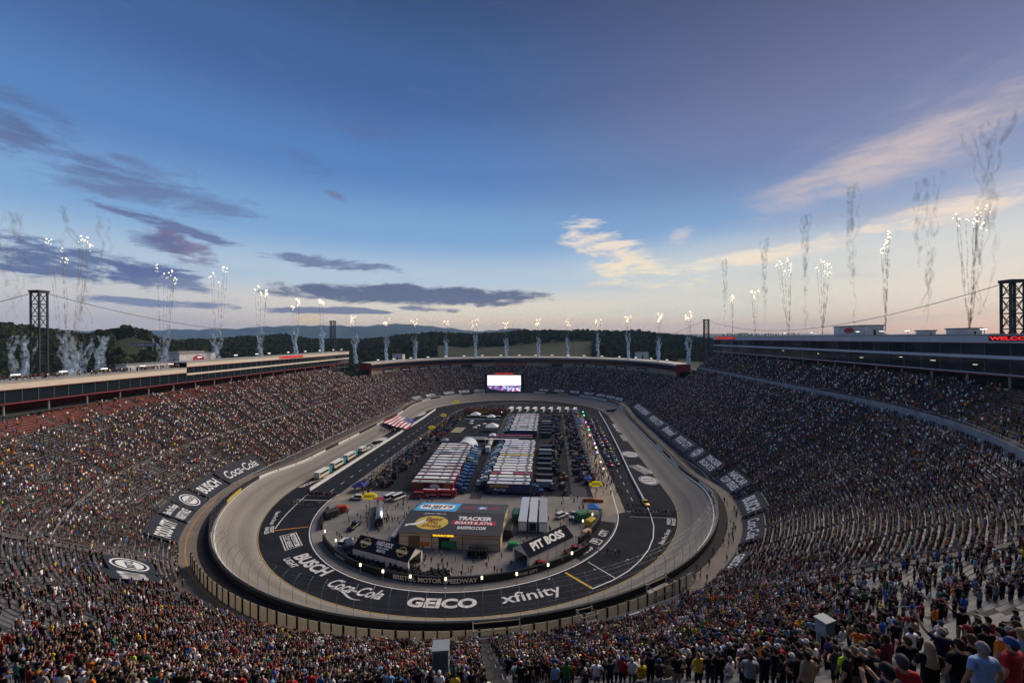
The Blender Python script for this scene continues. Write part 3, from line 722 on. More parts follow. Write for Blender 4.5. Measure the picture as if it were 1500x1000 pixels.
# ---- suites above the stands
WINL = M('suite_glass', (.014, .022, .028), .08, var=0, spec=.7)
INT = M('suite_interior', (.05, .055, .06), .9, var=.4, scale=.4)
def led(parent, txt, w, h, fm, name='led_sign'):
    mb = MB(); rect2d(mb, -w / 2 - .3, -h / 2 - .15, w / 2 + .3, h / 2 + .15, fm, 0); text_on(mb, txt, w, h * .8, lambda x, y: Vector(fm(x, y)) + (Vector(fm(0, 0)) - Vector(fm(0, 0))) + LEDN * .06, m=1, bold=.04)
    return mb.build(name, [M('led_back', (.05, .005, .005), .5, var=0), M('led_red', (.6, .02, .02), .5, var=0, emit=(1, .03, .03), estr=.9)], parent)
def straight_suite(name, label, x, sgn, segs, zb, floors, depth, fasc, railm, win_w):
    """segs: list of (y0,y1,ztop,fascia_h); floors: z of mid bands"""
    r = thing(name, label, 'suite')
    for (y0, y1, zt, fh, mids) in segs:
        L = y1 - y0; ym = (y0 + y1) / 2
        MB().box((x + sgn * (depth / 2 - .35), ym, zt - .25), (depth + .7, L, .5)).build('roof', M('suite_roof', (.34, .33, .31), .8, var=.15, scale=.2), r)
        MB().box((x - sgn * .45, ym, zt - fh / 2), (.3, L, fh)).build('fascia', fasc, r)
        MB().box((x - sgn * .38, ym, zt - fh - .12), (.5, L, .24)).build('trim', railm, r)
        MB().box((x + sgn * depth, ym, (zt + zb) / 2), (.3, L, zt - zb)).build('rear_wall', CONC, r)
        for z, hh in mids: MB().box((x - sgn * .4, ym, z), (.3, L, hh)).build('fascia', fasc, r)
        MB().box((x + sgn * (depth / 2 - .2), ym, zb + .15), (depth + .4, L, .3)).build('floor', INT, r)
        MB().tube([(x - sgn * .5, y0, zb + .05), (x - sgn * .5, y1, zb + .05)], .28, 8).build('trim', railm, r)
        # glazing: each pane its own part
        n = max(1, int(round(L / win_w))); levels = [zb + .35] + [z + hh / 2 for z, hh in mids]; tops = [z - hh / 2 for z, hh in mids] + [zt - fh - .25]
        for za, zc in zip(levels, tops):
            pane = MB().box((0, 0, 0), (.08, L / n - .16, zc - za)).mesh('window_pane', WINL); mull = MB().box((0, 0, 0), (.18, .16, zc - za)).mesh('mullion', M('mullion', (.09, .10, .11), .5))
            for k in range(n):
                link('window_pane', pane, r, loc=(x, y0 + L * (k + .5) / n, (za + zc) / 2))
                link('mullion', mull, r, loc=(x - sgn * .05, y0 + L * k / n, (za + zc) / 2))
        nc = int(L / 11)
        for k in range(nc):
            yy = y0 + L * (k + .5) / nc; MB().tube([(x + sgn * .4, yy, zb - 7), (x + sgn * .4, yy, zb)], .28, 8).build('column', M('column_grey', (.26, .26, .25), .7), r)
    return r
XL, XR = -141.5, 152.0
lsuite = straight_suite('left_suite', 'long cream roofed suite with black windows and red trim above the left stand', XL, -1,
    [(-190, -63, 47.2, 2.5, []), (-62.8, 92, 49.7, 2.3, [(43.9, .9)])], 40.1, None, 12, CREAM, RED, 4.2)
rsuite = straight_suite('right_suite', 'tall grey two storey glass suite above the right stand', XR, 1,
    [(-190, 78, 60.4, 2.4, [(54.0, .9)])], 49.0, None, 14, GREYF, M('red_edge', (.2, .05, .06), .6), 6.5)
MB().box((XR - .45, -56, 49.2), (.5, 268, .55)).build('lower_band', GREYF, rsuite)
# deck and back-of-house under the suites
MB().poly([(XL + 1.5, -190, 36.6), (XL + 1.5, 92, 36.6), (XL - 14, 92, 36.6), (XL - 14, -190, 36.6)][::-1]).build('rear_deck', CONC, lsuite)
MB().box((XL - 12, -49, 38.2), (.4, 282, 4)).build('rear_wall', M('red_brick_back', (.2, .035, .025), .8, var=.2), lsuite)
MB().poly([(XR - 1, -190, 45.6), (XR + 13, -190, 45.6), (XR + 13, 78, 45.6), (XR - 1, 78, 45.6)]).build('rear_deck', INT, rsuite)
MB().box((XR + 10, -56, 47.4), (.4, 268, 3.6)).build('rear_wall', INT, rsuite)
LEDN = Vector((-1, 0, 0)); led(rsuite, 'BRISTOL MOTOR SPEEDWAY', 30, 1.5, pmap((XR - .66, 58, 59.2), (0, -1, 0), (0, 0, 1)))
led(rsuite, 'WELCOME', 12, 1.2, pmap((XR - .66, -119.5, 59.2), (0, -1, 0), (0, 0, 1)))
LEDN = Vector((1, 0, 0)); led(lsuite, 'BRISTOL MOTOR SPEEDWAY', 24, 1.4, pmap((XL + .66, 15, 48.6), (0, 1, 0), (0, 0, 1)))
# small bright ceiling lights seen through the right suite's lower windows: strip lamps under the mid band
for k, y in enumerate((-109, -96, -84, -66, -40, -12)):
    MB().box((XR - .1, y, 51.6 + .5 * (k % 3)), (.1, 1.2 + .5 * (k % 2), .1)).build('ceiling_light', M('warm_strip', (.9, .8, .6), .5, var=0, emit=(1, .9, .65), estr=1.6), rsuite)
# curved far suite with billboards under it
fs = thing('far_suite', 'low curved suite with pale roof and red trim behind the far stand', 'suite')
fss = srange(s_of_phi(2), s_of_phi(171), 3.0)
FROOF = M('far_roof_fascia', (.50, .45, .40), .7, var=.08)
for nm, pr, m in (('roof', lambda s: [(41.4, 39.0), (52, 39.6)], FROOF), ('fascia', lambda s: [(41.35, 37.6), (41.35, 39.0)], FROOF), ('trim', lambda s: [(41.3, 37.25), (41.3, 37.6)], RED), ('window_band', lambda s: [(41.9, 33.9), (41.9, 37.25)], WINL),
                  ('trim', lambda s: [(41.2, 33.3), (41.2, 33.9), (42, 33.9)], RED), ('floor', lambda s: [(41.2, 33.3), (50, 33.3)], INT), ('concourse_wall', lambda s: [(43.2, 26), (43.2, 33.3)], M('tan_wall', (.30, .25, .19), .8, var=.3, scale=.2)), ('rear_wall', lambda s: [(52, 0), (52, 39.5)], CONC)):
    mb = MB(); ring(mb, fss, pr); mb.build(nm, m, fs)
for s, dd in ((fss[0], 0), (fss[-1], 0)):
    mb = MB(); mb.poly([pt(s, 41.3, 33.3), pt(s, 41.3, 39.0), pt(s, 52, 39.5), pt(s, 52, 33.3)]); mb.poly([pt(s, 41.3, 27), pt(s, 41.3, 33.3), pt(s, 43.5, 33.3), pt(s, 43.5, 27)]); mb.build('end_wall', M('red_end', (.22, .02, .02), .7), fs)
nm_ = ['GEICO', 'xfinity', 'BUSCH LIGHT', 'SUNOCO', '', '', 'GOODYEAR', 'FOOD CITY', 'TRACKER', 'xfinity']
for k, ph in enumerate((160, 150, 140, 129, 118, 73, 62, 51, 40, 28)):
    s = s_of_phi(ph); a, b = pt(s - 4.5, 42.6), pt(s + 4.5, 42.6); mid = Vector(((a[0] + b[0]) / 2, (a[1] + b[1]) / 2, 30.4)); X = (Vector(a) - Vector(b)).normalized()
    mb = MB(); rect2d(mb, -6.2, -1.9, 6.2, 1.9, pmap(mid, X, (0, 0, 1)))
    if nm_[k]: text_on(mb, nm_[k], 9, 1.5, pmap(mid + X.cross(Vector((0, 0, 1))) * .05, X, (0, 0, 1)), m=1, bold=.03)
    mb.build('billboard', [TARP, TARPW], fs)
mid = Vector(pt(s_of_phi(96), 42.0, 31.2)); a, b = Vector(pt(s_of_phi(96) + 10, 42)), Vector(pt(s_of_phi(96) - 10, 42)); X = (b - a).normalized(); X.z = 0
mb = MB(); rect2d(mb, -27, -1.6, 27, 1.6, pmap(mid, X, (0, 0, 1))); text_on(mb, 'GREAT MOMENTS in BRISTOL HISTORY', 46, 1.7, pmap(mid + X.cross(Vector((0, 0, 1))) * .06, X, (0, 0, 1)), m=1, bold=.02)
mb.build('red_banner', [M('red_banner', (.24, .012, .02), .6), M('banner_letters', (.5, .3, .3), .7)], fs)
# ---- big screen on the far turn
scr = thing('video_screen', 'large lit video screen in a dark frame on the far turn', 'screen', loc=(0, 0, 0))
pL, pR = G(714, 574, 7.0), G(763, 574, 7.0); yS = 172.0
xa, xb = GX(714, 560, 0).x, 0
def on_y(u, v, y): d = ray(u, v); return CAM + d * ((y - CAM.y) / d.y)
a, b, c = on_y(714, 572.5, yS), on_y(763, 572.5, yS), on_y(714, 549.5, yS); w, h = b.x - a.x, c.z - a.z
cx, cz = (a.x + b.x) / 2, (a.z + c.z) / 2
MB().box((cx, yS + .8, cz), (w + 2.4, 1.4, h + 1.2)).build('frame', BLACK, scr)
pic = M('screen_picture', (.02, .02, .02), .4, var=0); t = pic.node_tree; bs = t.nodes['Principled BSDF']
gm = t.nodes.new('ShaderNodeNewGeometry'); sp = t.nodes.new('ShaderNodeSeparateXYZ'); t.links.new(gm.outputs['Position'], sp.inputs[0])
mr = t.nodes.new('ShaderNodeMapRange'); mr.inputs[1].default_value = a.z; mr.inputs[2].default_value = c.z; t.links.new(sp.outputs[2], mr.inputs[0])
vo = t.nodes.new('ShaderNodeTexVoronoi'); vo.inputs['Scale'].default_value = .55; t.links.new(gm.outputs['Position'], vo.inputs['Vector'])
c1 = t.nodes.new('ShaderNodeValToRGB'); e = c1.color_ramp.elements; e[0].color = (.05, .02, .08, 1); e[1].color = (.9, .85, .95, 1); k = e.new(.35); k.color = (.4, .04, .2, 1); k = e.new(.6); k.color = (.05, .2, .6, 1)
sc_ = t.nodes.new('ShaderNodeSeparateColor'); t.links.new(vo.outputs['Color'], sc_.inputs[0]); t.links.new(sc_.outputs[0], c1.inputs[0])
gt = t.nodes.new('ShaderNodeMath'); gt.operation = 'GREATER_THAN'; gt.inputs[1].default_value = .36; t.links.new(mr.outputs[0], gt.inputs[0])
mxs = t.nodes.new('ShaderNodeMix'); mxs.data_type = 'RGBA'; t.links.new(gt.outputs[0], mxs.inputs[0]); t.links.new(c1.outputs[0], mxs.inputs[6]); mxs.inputs[7].default_value = (1, 1, 1, 1)
t.links.new(mxs.outputs[2], bs.inputs['Emission Color']); bs.inputs['Emission Strength'].default_value = 1.25
MB().box((cx, yS, cz), (w, .2, h)).build('display', pic, scr)
MB().box((cx, yS + .3, a.z + h + 1.6), (w * .56, .5, 1.6)).build('red_sign', M('red_sign', (.4, .03, .03), .6, var=0, emit=(1, .05, .04), estr=.35), scr)
for sx_ in (-1, 1): MB().box((cx + sx_ * (w / 2 + 2.2), yS + 1.0, cz), (1.6, .9, h + 3)).build('side_tower', BLACK, scr)
for sx_ in (-.4, 0, .4): MB().box((cx + sx_ * w, yS + 1.4, a.z / 2), (.9, .9, a.z)).build('leg', BLACK, scr)

# ---- four steel towers with cables
TSTEEL = M('tower_steel', (.035, .04, .05), .6, .3, var=.15)
def tower(x, y, zt, label, wx=3.7, wy=2.6):
    t = thing('cable_tower', label, 'tower', loc=(x, y, 0), group='steel lattice towers holding the cables')
    legs = [(sx * wx / 2, sy * wy / 2) for sx in (-1, 1) for sy in (-1, 1)]
    for lx, ly in legs: MB().box((lx, ly, zt / 2), (.5, .5, zt)).build('leg', TSTEEL, t)
    mb = MB(); nb = int(zt / 4.6); hb = zt / nb
    for k in range(nb):
        z0, z1 = k * hb, (k + 1) * hb
        for (p, q) in ((0, 2), (1, 3), (0, 1), (2, 3)):
            A, Bq = legs[p], legs[q]
            mb.tube([(*A, z0), (*Bq, z1)], .13, 4); mb.tube([(*Bq, z0), (*A, z1)], .13, 4); mb.tube([(*A, z1), (*Bq, z1)], .17, 4)
    mb.build('lattice_bracing', TSTEEL, t)
    MB().box((0, 0, zt + .3), (wx + .9, wy + .9, .9)).build('head_beam', TSTEEL, t)
    MB().box((0, 0, 1), (wx + 2, wy + 2, 2)).build('footing', CONC, t)
    return Vector((x, y, zt + .4))
T1 = tower(-170, -97.5, 79.0, 'tall lattice tower behind the left suite at the edge of the photograph')
T2 = tower(-172, 122, 76.4, 'distant lattice tower beyond the far end of the left suite')
T3 = tower(163, 123, 74.4, 'lattice tower beyond the far end of the right suite')
T4 = tower(170, -101, 76.2, 'tall lattice tower above the right suite roof')
def cable(a, b, sag, label):
    mb = MB(); pts = []
    for k in range(41):
        q = k / 40; p = a.lerp(b, q); p.z -= sag * 4 * q * (1 - q); pts.append(p)
    mb.tube(pts, .11, 4); mb.build('steel_cable', TSTEEL, label=label, cat='cable', group='cables strung between the towers')
cable(T1, T2, 12, 'steel cable sagging between the two left towers'); cable(T4, T3, 12, 'steel cable sagging between the two right towers')
cable(T2, T3, 40, 'steel cable sagging across the far turn'); cable(T1, Vector((-178, -205, 40)), 3, 'steel stay running down from the left near tower'); cable(T3, Vector((175, 180, 20)), 2, 'steel stay running down from the far right tower')
cable(T4, Vector((178, -205, 52)), 2, 'steel stay running down from the right near tower')
# flood lights on the roofs
fl_rack = MB(); fl_rack.box((0, 0, 2.6), (3.6, .5, .34), m=0); fl_face = MB()
for i in range(6): fl_face.box((-1.5 + i * .6, -.3, 2.42), (.5, .14, .3))
fl_post = MB().box((0, 0, 1.25), (.22, .22, 2.5)); me_a, me_b, me_c = fl_rack.mesh('rack', STEEL), fl_face.mesh('lamps', LAMPW), fl_post.mesh('post', STEEL)
def flood(p, face, label, sc=1.0):
    t = thing('flood_light', label, 'flood light', loc=p, rz=face, group='lit flood lights on the stand roofs'); t.scale = (sc, sc, sc)
    link('rack', me_a, t); link('lamps', me_b, t); link('post', me_c, t)
_o = ['first', 'second', 'third', 'fourth', 'fifth', 'sixth', 'seventh', 'eighth', 'ninth']
ORD = _o + ['tenth', 'eleventh', 'twelfth', 'thirteenth', 'fourteenth', 'fifteenth', 'sixteenth', 'seventeenth', 'eighteenth', 'nineteenth'] + [x for b_, c_ in (('twenty', 'twentieth'), ('thirty', 'thirtieth'), ('forty', 'fortieth'), ('fifty', 'fiftieth'), ('sixty', 'sixtieth'), ('seventy', 'seventieth'), ('eighty', 'eightieth')) for x in [c_] + [b_ + '-' + q for q in _o]]
ordn = ['first', 'second', 'third', 'fourth', 'fifth', 'sixth', 'seventh', 'eighth', 'ninth', 'tenth', 'eleventh', 'twelfth', 'thirteenth', 'fourteenth', 'fifteenth', 'sixteenth', 'seventeenth', 'eighteenth']
for k, u in enumerate((22, 92, 152, 208, 250, 292, 345, 376, 394, 422, 447, 468, 488, 500)):
    p = GX(u, 530, -147); flood((p.x, p.y, 47.2 if p.y < -63 else 49.7), math.pi / 2 + math.pi * 0, 'lit flood light rack on the left suite roof, %s from the near end' % ordn[k], .7)
for k, u in enumerate((1062, 1075, 1098, 1120, 1150, 1190, 1257, 1292, 1330, 1442)):
    p = GX(u, 490, 157); flood((p.x, p.y, 60.4), -math.pi / 2, 'lit flood light rack on the right suite roof, %s from the far end' % ordn[k], .6)
for k, ph in enumerate((164, 155, 146, 137, 128, 119, 110, 101, 92, 84, 76, 68, 60, 51, 42, 33, 24, 14)):
    s = s_of_phi(ph); x, y, nx, ny = base(s); flood(pt(s, 46, 39.1), math.atan2(ny, nx) - math.pi / 2, 'lit flood light rack on the far roof, %s from the left' % ordn[k], .85)
# roof boxes and the small buildings outside
def roof_house(label, x, y, z, dx, dy, dz, mat=None, sign=None):
    t = thing('roof_building', label, 'building', loc=(x, y, z)); mat = mat or M('roof_house_white', (.5, .5, .5), .8)
    MB().box((0, 0, dz / 2), (dx, dy, dz)).build('wall', mat, t); MB().box((0, 0, dz + .2), (dx + .5, dy + .5, .4)).build('roof', M('roof_house_roof', (.2, .2, .21), .8), t)
    MB().box((0, -dy / 2 - .04, dz * .3), (dx * .12, .08, dz * .6)).build('door', BLACK, t)
    if sign:
        mb = MB(); fm = pmap((-(dx / 2 + .05) if x > 0 else dx / 2 + .05, 0, dz * .55), (0, -1 if x > 0 else 1, 0), (0, 0, 1)); disc2d(mb, dy * .16, dz * .3, fm); mb.build('red_emblem', M('red_emblem', (.35, .03, .05), .6), t)
roof_house('white building with a red emblem on the roof of the right suite', 164, GX(1256, 485, 164).y, 60.4, 7, 19, 3.9, sign=1)
roof_house('small grey plant box on the right suite roof beside the tower', 160, -97, 60.4, 4, 7, 1.6); roof_house('low grey plant box on the right suite roof nearer the sign', 160, -84, 60.4, 3, 4, 1.2)
p = GX(283, 515, -158); roof_house('white building with red emblems behind the left suite roof', p.x, p.y, 47, 6, 22, 6.0, sign=1)
p = GX(340, 512, -160); roof_house('small pink building behind the left suite roof', p.x - 30, p.y, 44, 8, 18, 9)
p = GX(212, 525, -150); roof_house('long grey shed on the left suite roof', p.x, p.y, 47.2, 5, 20, 2.4)
p = GD(584, 524, 470); roof_house('small white house with red edges beyond the far roof', p.x, p.y, 34, 12, 8, 8)
p = GD(940, 522, 480); roof_house('pale pink building beyond the right part of the far roof', p.x, p.y, 34, 14, 8, 8)
# hillside clearing with a sign
p = GD(210, 505, 520); sgn = thing('hillside_sign', 'purple sign board with white letters on the grassy hillside', 'sign', loc=(p.x, p.y, p.z), rz=TH + .5)
MB().box((0, 0, 0), (26, .6, 4.4)).build('board', M('purple_board', (.05, .03, .14), .6), sgn)
mb = MB(); text_on(mb, 'THUNDER VALLEY', 22, 2.2, pmap((0, -.36, 0), (1, 0, 0), (0, 0, 1)), bold=.03); mb.build('lettering', TARPW, sgn)
for sx_ in (-9, 0, 9): MB().box((sx_, .5, -5), (.6, .6, 8)).build('leg', STEEL, sgn)

# ---- inner wall with tyre packs, lamps and lettering
iw = thing('infield_wall', 'black curved wall with white lettering round the near end of the infield', 'wall')
def arc_wall(name, cx, cy, r, a0, a1, z0, z1, th, mat, parent, n=40):
    mb = MB(); A = polar(cx, cy, r, a0, a1, n); Bq = polar(cx, cy, r - th, a0, a1, n)
    for k in range(n):
        a, b, c, d = A[k], A[k + 1], Bq[k + 1], Bq[k]
        mb.poly([(*a, z0), (*b, z0), (*b, z1), (*a, z1)]); mb.poly([(*a, z1), (*b, z1), (*c, z1), (*d, z1)]); mb.poly([(*c, z0), (*d, z0), (*d, z1), (*c, z1)])
    for q in (0, n): mb.poly([(*A[q], z0), (*A[q], z1), (*Bq[q], z1), (*Bq[q], z0)])
    return mb.build(name, mat, parent)
arc_wall('wall_face', 0, -91, 50.6, 220, 322, .02, 1.8, .5, BLACK, iw, 90); arc_wall('wall_face', 0, -91, 47.0, 323, 351, .02, 1.9, .9, BLACK, iw, 14); arc_wall('wall_face', 0, -91, 50.4, 194, 211, .02, 1.6, .6, BLACK, iw, 12)
def wmap(deg, z):
    a0 = math.radians(deg)
    def f(x, y):
        a = a0 + x / 50.7; return (50.68 * math.cos(a), -91 + 50.68 * math.sin(a), z + y)
    return f
mb = MB(); text_on(mb, 'BRISTOL MOTOR SPEEDWAY', 21.5, 1.15, lambda x, y: (lambda q: (q[0] * 1.0012, -91 + (q[1] + 91) * 1.0012, q[2]))(wmap(270.5, .95)(x, y)), bold=.035)
text_on(mb, 'FOOD CITY', 6, .7, wmap(297, .8), bold=.03); text_on(mb, 'FOOD CITY', 5, .7, wmap(236, .8), bold=.03)
mb.build('lettering', [M('cream_letters', (.75, .68, .55), .7), BLACK], iw)
pl = MB().box((0, 0, 1.5), (.1, .1, 3.0)).mesh('pole', STEEL); lm = MB().box((0, 0, 3.3), (.45, .3, .65)).mesh('lamp', M('lit_lamp_yellow', (.9, .85, .6), .5, var=0, emit=(1, .86, .5), estr=2.2))
for k, (u, v) in enumerate(((476, 794), (492, 808), (528, 846), (561, 856), (601, 864), (653, 868), (706, 866), (757, 860), (803, 846), (838, 828), (868, 768), (854, 778))):
    p = G(u, v); t = thing('light_pole', 'short pole with a lit lamp behind the infield wall, %s from the left' % ordn[k], 'lamp', loc=(p.x, p.y, 0), rz=math.atan2(p.y + 91, p.x - 2) + math.pi / 2, group='lamps round the near end of the infield')
    link('pole', pl, t); link('lamp', lm, t)
# fence lamps: small round heads on some posts of the near turn
fh = MB().sphere((0, 0, 0), .28, sz=.6).mesh('fence_camera', M('grey_head', (.4, .4, .42), .5))
for k, ph in enumerate((232, 246, 262, 276, 290, 297, 303)):
    s = s_of_phi(ph); link('fence_camera', fh, fence, loc=pt(s, -1.6, bank_h(s) + 6.3))
# pit walls
for k, (pts_, lab) in enumerate(((((-66.0, -86), (-66.0, 60), (-67.2, 96)), 'long white pit wall along the left straight'), (((62.9, -89), (63.6, -60), (65.4, -19), (67.4, 39), (68.2, 94)), 'long white pit wall along the right straight'))):
    mb = MB()
    for a, b in zip(pts_, pts_[1:]):
        L = math.hypot(b[0] - a[0], b[1] - a[1]); mb.box(((a[0] + b[0]) / 2, (a[1] + b[1]) / 2, .5), (L, .5, 1.0), math.atan2(b[1] - a[1], b[0] - a[0]))
    w_ = mb.build('pit_wall', WHITE, label=lab, cat='wall')
    mb = MB()
    for a, b in zip(pts_, pts_[1:]): mb.tube([(a[0], a[1], 1.4), (b[0], b[1], 1.4)], .06, 4)
    mb.build('top_rail', STEEL, w_)
# score pylon / black barrier gate across the far right track
p = G(906, 601, 3.0); MB().box((0, 0, 0), (14, 1.0, 1.6)).build('track_gate', BLACK, label='black gate swung across the track at the far right turn', cat='gate', loc=(p.x - 4, p.y, 3.2), rz=rad(35))
# ================================================================== INFIELD
def solid(name, parent, m, *boxes, **kw):
    mb = MB()
    for b in boxes: mb.box(*b)
    return mb.build(name, m, parent, **kw)
# ---- garage building
gar = thing('garage_building', 'long tan garage with dark printed gable roof in the infield', 'building', loc=(0, -114.6, 0))
GX0, GY0 = 14.7, 10.4
TAN = M('tan_siding', (.58, .46, .31), .75, var=.08, scale=.5)
for nm, c, d in (('wall', (0, -GY0 + .15, 2.25), (29.4, .3, 4.5)), ('wall', (0, GY0 - .15, 2.25), (29.4, .3, 4.5))): solid(nm, gar, TAN, (c, d))
for sx_ in (-1, 1):
    mb = MB(); x = sx_ * GX0; mb.poly([(x, -GY0, 0), (x, GY0, 0), (x, GY0, 4.5), (x, 0, 6.1), (x, -GY0, 4.5)]); mb.build('gable_wall', TAN, gar)
SLATE = M('slate_roof', (.045, .05, .062), .7, var=.12)
rs = math.hypot(GY0, 1.6)
for sy in (-1, 1):
    mb = MB(); mb.poly([(-GX0 - .4, sy * (GY0 + .4), 4.45), (GX0 + .4, sy * (GY0 + .4), 4.45), (GX0 + .4, 0, 6.15), (-GX0 - .4, 0, 6.15)]); mb.poly([(-GX0 - .4, sy * (GY0 + .4), 4.25), (GX0 + .4, sy * (GY0 + .4), 4.25), (GX0 + .4, sy * (GY0 + .4), 4.45), (-GX0 - .4, sy * (GY0 + .4), 4.45)]); mb.build('roof_slope', SLATE, gar)
for z in (1.6, 3.2): solid('siding_line', gar, M('brown_trim', (.2, .09, .05), .7), ((0, -GY0 - .02, z), (29.4, .06, .1)))
for x in (-14.7, -5, 4, 14.7): solid('corner_trim', gar, MATS['brown_trim'], ((x, -GY0 - .03, 2.25), (.22, .1, 4.5)))
solid('eave_trim', gar, MATS['brown_trim'], ((0, -GY0 - .42, 4.36), (30.2, .1, .2)))
solid('door', gar, M('brown_door', (.14, .10, .045), .8), ((-10.2, -GY0 - .05, 1.7), (3.4, .12, 3.4))); solid('doorway', gar, BLACK, ((-1.4, -GY0 - .05, 1.6), (3.2, .12, 3.2)))
def roofmap(x0, y0, front=True):
    sgn = -1 if front else 1
    O = Vector((x0, sgn * GY0 / 2 + (y0 if front else y0), 0)); k = 1.7 / (GY0 + .4)
    def f(x, y):
        yy = O.y + y; z = 6.15 - abs(yy) * k + .03; return (O.x + x, yy, z)
    return f
mb = MB(); RW, RBL, RY, RK, RRD, RFC = 0, 1, 2, 3, 4, 5
rect2d(mb, -14.3, .35, -.6, 10.3, lambda x, y: roofmap(0, 0, False)(x, y - GY0 / 2), RBL)
def lift(fm, d=.02): return lambda x, y: tuple(Vector(fm(x, y)) + Vector((0, 0, d)))
fB = lift(lambda x, y: roofmap(-7.6, 0, False)(x, y)); fB2 = lift(fB, .02)
pts_ = [(-5.6, -1.6), (-4.9, -2.5), (0, -3.2), (4.9, -2.5), (5.6, -1.6), (5.6, 1.6), (4.9, 2.5), (0, 3.2), (-4.9, 2.5), (-5.6, 1.6)]
mb.poly([fB(*p) for p in pts_], RW); text_on(mb, "BUSH'S", 9.9, 3.2, lambda x, y: fB2(x, y + .4), RK, bold=.04); text_on(mb, 'BEST', 3.2, .9, lambda x, y: fB2(x, y - 2.0), RK, bold=.04)
fF = lift(lambda x, y: roofmap(7.2, -.2, False)(x, y)); rect2d(mb, -1.5, -1.5, 1.5, 1.5, fF, RFC); text_on(mb, 'F', 1.5, 2.2, lift(fF), RW, bold=.06)
text_on(mb, 'FOOD', 4.4, 1.7, lambda x, y: fF(x - 4.1, y), RRD, bold=.04, shear=.15); text_on(mb, 'CITY', 4.0, 1.7, lambda x, y: fF(x + 3.9, y), RRD, bold=.04, shear=.15)
fP = lift(lambda x, y: roofmap(-6.4, -.6, True)(x, y)); disc2d(mb, 5.0, 3.3, fP, RY); fP2 = lift(fP)
for i, wd in enumerate(('Bass', 'Pro', 'Shops')): text_on(mb, wd, (5.2, 3.2, 6)[i], 1.9, lambda x, y: fP2(x + .4, y + 1.7 - 1.7 * i), 6, bold=.03, shear=.2)
fish = [(-7.6, -1.4), (-6.6, -1.0), (-4.6, -.4), (-2.4, 1.6), (-1.6, 1.4), (-2.2, .2), (-3.4, -1.0), (-5.0, -1.6), (-6.2, -1.5), (-7.4, -2.2)]
mb.poly([fP2(*p) for p in fish], RW); text_on(mb, 'Johnny Morris', 7, .9, lambda x, y: fP(x - .2, y + 4.4), RW, shear=.4)
fT = lift(lambda x, y: roofmap(6.2, 0, True)(x, y)); rect2d(mb, -6.6, -1.1, 6.6, .7, fT, RRD)
text_on(mb, 'TRACKER', 10.2, 1.9, lambda x, y: fT(x, y + 2.0), RW, bold=.05, shear=.15); text_on(mb, 'BOATS & ATVs', 11.2, 1.35, lambda x, y: lift(fT)(x, y - .2), RW, bold=.04, shear=.15); text_on(mb, 'BASSPRO.COM', 8.4, 1.4, lambda x, y: fT(x - .2, y - 2.5), RW, bold=.03, shear=.1)
mb.build('roof_print', [WHITE, M('sky_blue_print', (.06, .32, .62), .7, var=.2, scale=.7), M('yellow_print', (.62, .48, .10), .7), BLACK, M('crimson_print', (.42, .03, .07), .7), M('mid_blue_print', (.08, .22, .5), .7), M('brown_print', (.22, .07, .02), .7)], gar)
mb = MB(); text_on(mb, 'GOODYEAR', 6.2, .85, pmap((-1.6, -GY0 - .1, 3.95), (1, 0, 0), (0, 0, 1)), bold=.05); mb.build('lit_lettering', M('yellow_lit', (.8, .5, .02), .5, var=0, emit=(1, .62, .03), estr=1.2), gar)
solid('vent', gar, STEEL, ((GX0 + .1, -4, 3.0), (.2, 1.2, 1.2)), ((GX0 + .1, 3, 3.0), (.2, 1.2, 1.2)))
# long blue banner wall and shed left of the garage
bw = thing('banner_wall', 'low slanted white banner wall left of the garage', 'banner', loc=(-16.9, -113.5, 0))
solid('board', bw, M('banner_white', (.45, .47, .55), .7, var=.2), ((0, 0, 2.4), (1.5, 21, .3))); solid('side', bw, M('banner_blue', (.03, .035, .10), .7), ((-.6, 0, 1.1), (.2, 21, 2.2)), ((.1, -10.4, 1.1), (1.4, .2, 2.2)))

